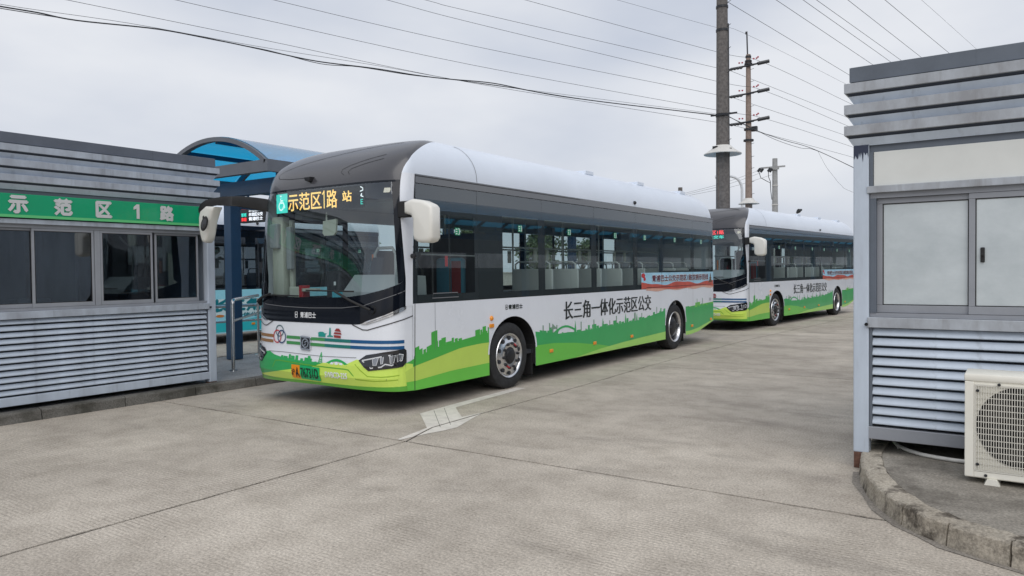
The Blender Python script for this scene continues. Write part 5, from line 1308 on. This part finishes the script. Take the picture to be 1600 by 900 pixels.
wire("overhead wire to the right tip of the lowest crossarm", [(50,-52,26.5),(275,0,30),(400,28,31.7),(740,102,36),(1120,172,41),(1197,186,42.3),(1330,229,52),(1420,262,60)], WR)
wire("overhead wire to the left tip of the lowest crossarm", [(-120,-46,24.5),(105,0,28),(400,60,31.7),(740,130,36),(1120,191,41),(1146,196,41.6),(1330,245,52),(1420,272,60)], WR)
wire("thick sagging black cable bundle running to the bracket on the thick pole", [(-140,-14,19),(0,10,20.5),(60,20,21.3),(120,32,22),(250,46,23.5),(340,63,24.5),(400,75.5,25.2),(440,84.5,25.6),(500,96.5,26.3),(585,107,27.2),(650,117.5,28),(700,123.5,28.5),(770,130,29.3),(840,144,30),(940,159,31.2),(1120,180,33)], 0.022, 'cable')
wire("second cable strand drooping beside the thick bundle", [(-140,-10,19.3),(0,13,20.7),(70,24,21.4),(130,33,22.2),(250,46.5,23.6),(340,63.5,24.6),(420,79,25.4),(500,99.5,26.3),(560,104.5,27),(640,117,27.9),(720,126,28.8),(800,137,29.7),(900,154,30.8),(1120,180.5,32.9)], 0.013, 'cable')
wire("straight messenger wire just above the thick cable bundle", [(-140,-26,19.2),(0,6.5,20.8),(200,36,23),(400,72,25.3),(580,101,27.2),(740,129,29),(900,150,31),(1120,178,33.1)], 0.007)
wire("cable strand from the thick pole past the brown pole's black box", [(1135,180,33),(1180,203,36),(1225,219,40),(1270,232.5,44),(1330,260,50),(1420,304,58)], 0.017, 'cable')
wire("cable strand drooping below the black box towards the right kiosk", [(1135,181,33.2),(1170,197,36),(1210,217.5,39),(1250,231,43),(1275,235,44.5),(1330,260.5,50.3),(1420,305,58.3)], 0.012, 'cable')
wire("fine loose wire dangling from the cable near the right kiosk", [(1278,236,45),(1290,259,45),(1302,275,45.5),(1314,289,46),(1332,300,47),(1420,330,52)], 0.007)
wire("lowest thin wire passing behind the thick pole", [(560,100,28),(740,128,31),(900,160,34),(1120,191,38),(1240,213,42),(1330,239,47),(1420,268,54)], 0.006) if False else None
for lab, pts in (("uppermost wire from the thick pole to the right kiosk's roof corner", [(1040,-55,31),(1137,3,33),(1325,116,44),(1430,180,52)]),
                 ("second wire crossing the top right sky, left of the paired wires", [(1130,-55,30),(1213,0,32),(1365,102,42),(1430,146,48)]),
                 ("left wire of the close pair in the top right sky", [(1180,-55,30),(1255,0,32),(1392,97,42),(1450,140,48)]),
                 ("right wire of the close pair in the top right sky", [(1203,-52,30.5),(1276,0,32.5),(1409,95,42.5),(1470,140,48)]),
                 ("wire over the middle of the right kiosk's roof", [(1255,-55,30),(1325,0,32),(1440,90,42),(1500,137,48)]),
                 ("wire over the right part of the kiosk's roof", [(1318,-55,30),(1383,0,32),(1483,83,42),(1540,131,48)]),
                 ("faintest wire at the right end of the sky", [(1375,-55,34),(1440,0,36),(1525,76,46),(1580,126,52)])):
    wire(lab, pts, 0.006 if 'faint' in lab else 0.0105)
for k, (dx, dy) in enumerate(((0,0), (5,3), (22,6))):
    wire(["top", "middle", "lowest"][k]+" of three short wires slanting to the pale grey pole", [(1184+dx,267+dy,D3),(1130+dx*0.6,286+dy,54),(1055,306+dy*0.7,58),(1000,322+dy,62)], 0.009)

# ------------------------------------------------------------------ far side of the yard, seen through the bus windows
LEAF = [M("leaf_green_a", (0.050, 0.085, 0.030), 0.6, var=0.3, vscale=5), M("leaf_green_b", (0.075, 0.115, 0.045), 0.6, var=0.3, vscale=5)]
BARK = M("bark", (0.08, 0.065, 0.05), 0.9, var=0.3, vscale=8)
def tree(label, x, y, h, r, seedv):
    T = thing('tree', label, 'tree', (x, y, 0), 0, 'trees beyond the yard wall'); rnd = random.Random(seedv)
    limbs = [tube([(0,0,0),(0.05,0.02,h*0.3),(0.0,0.05,h*0.62)], 0.14, 7, True, 0.06)]
    cl_ = []
    for i in range(9):
        a = rnd.uniform(0, 6.28); rr = r*rnd.uniform(0.3, 0.8); zz = h*rnd.uniform(0.40, 0.92)
        limbs.append(tube([(0.03,0.02,h*rnd.uniform(0.25,0.5)), (rr*math.cos(a)*0.6, rr*math.sin(a)*0.6, zz*0.85), (rr*math.cos(a), rr*math.sin(a), zz)], 0.05, 5, True, 0.015))
        cl_.append((rr*math.cos(a), rr*math.sin(a), zz, r*rnd.uniform(0.32, 0.55)))
    part('trunk', BARK, T, *limbs)
    bm = bmesh.new()
    for cx, cy, cz, cr0 in cl_:
        for k in range(170):
            v = Vector((rnd.gauss(0,1), rnd.gauss(0,1), rnd.gauss(0,0.8))).normalized()*cr0*rnd.uniform(0.35,1.05)
            p = Vector((cx,cy,cz))+v; s_ = rnd.uniform(0.07, 0.16)
            e1 = Vector((rnd.gauss(0,1), rnd.gauss(0,1), rnd.gauss(0,1))).normalized(); e2 = e1.cross(Vector((rnd.gauss(0,1), rnd.gauss(0,1), rnd.gauss(0,1)))).normalized()
            bm.faces.new([bm.verts.new(p+e1*s_*1.4), bm.verts.new(p+e2*s_*0.7), bm.verts.new(p-e1*s_*1.4), bm.verts.new(p-e2*s_*0.7)])
    fin('crown', bm, LEAF[seedv % 2], T)
for i, (x, y, h, r) in enumerate(((-31,38,4.6,1.9),(-33,43,5.0,2.1),(-30.5,47.5,3.8,1.6),(-34,55,5.2,2.2),(-37,66,5.0,2.2),(-36,78,5.6,2.4),(-30,28,4.2,1.7),(-31,19,4.4,1.8))):
    tree(("low", "round", "small", "broad", "fourth", "farthest", "short", "nearest")[i]+" bushy green tree beyond the yard wall, glimpsed through windows", x, y, h, r, i+3)
for i, (x, y, h, r) in enumerate(((-22,104,4.2,2.2),(-13,110,4.4,2.4),(-4,106,4.0,2.2),(5,112,4.4,2.4),(12,105,4.0,2.2))):
    tree(("leftmost", "second", "middle", "fourth", "rightmost")[i]+" green tree of the row closing the yard behind the rear bus", x, y, h, r, i+20)
wl = part('yard_wall', M("yard_wall_render", (0.45,0.44,0.42), 0.8, var=0.1), None, box(-29.2, -29.0, -10, 110, 0, 1.6), box(-29.25, -28.95, -10, 110, 1.6, 1.68)); tag(wl, "long pale rendered wall at the yard's far edge", "wall")

# ------------------------------------------------------------------ far right platform and what stands beyond it, mirrored in the bus windows
WSH = M("workshop_wall", (0.075, 0.08, 0.09), 0.7, var=0.15)
wk = part('workshop', WSH, None, box(12.0, 22.0, -6, 130, 0, 5.0)); tag(wk, "long dark workshop building right of the yard, mirrored in the bus windows", "building")
part('parapet', M("workshop_parapet", (0.28,0.29,0.31), 0.7), wk, box(11.95, 22.05, -6.05, 130.05, 5.0, 5.25))
ws0 = None
for k in range(26):
    y = -3+k*5.0
    parts('window_band', M("workshop_window_white", (0.55,0.57,0.58), 0.4, var=0.2, vscale=2) if ws0 is None else ws0, wk, box(11.94, 11.99, y, y+4.2, 2.2, 3.0))
    ws0 = bpy.data.materials["workshop_window_white"]
    part('roller_door', INTD, wk, box(11.95, 11.99, y+0.3, y+3.9, 0.05, 2.0))
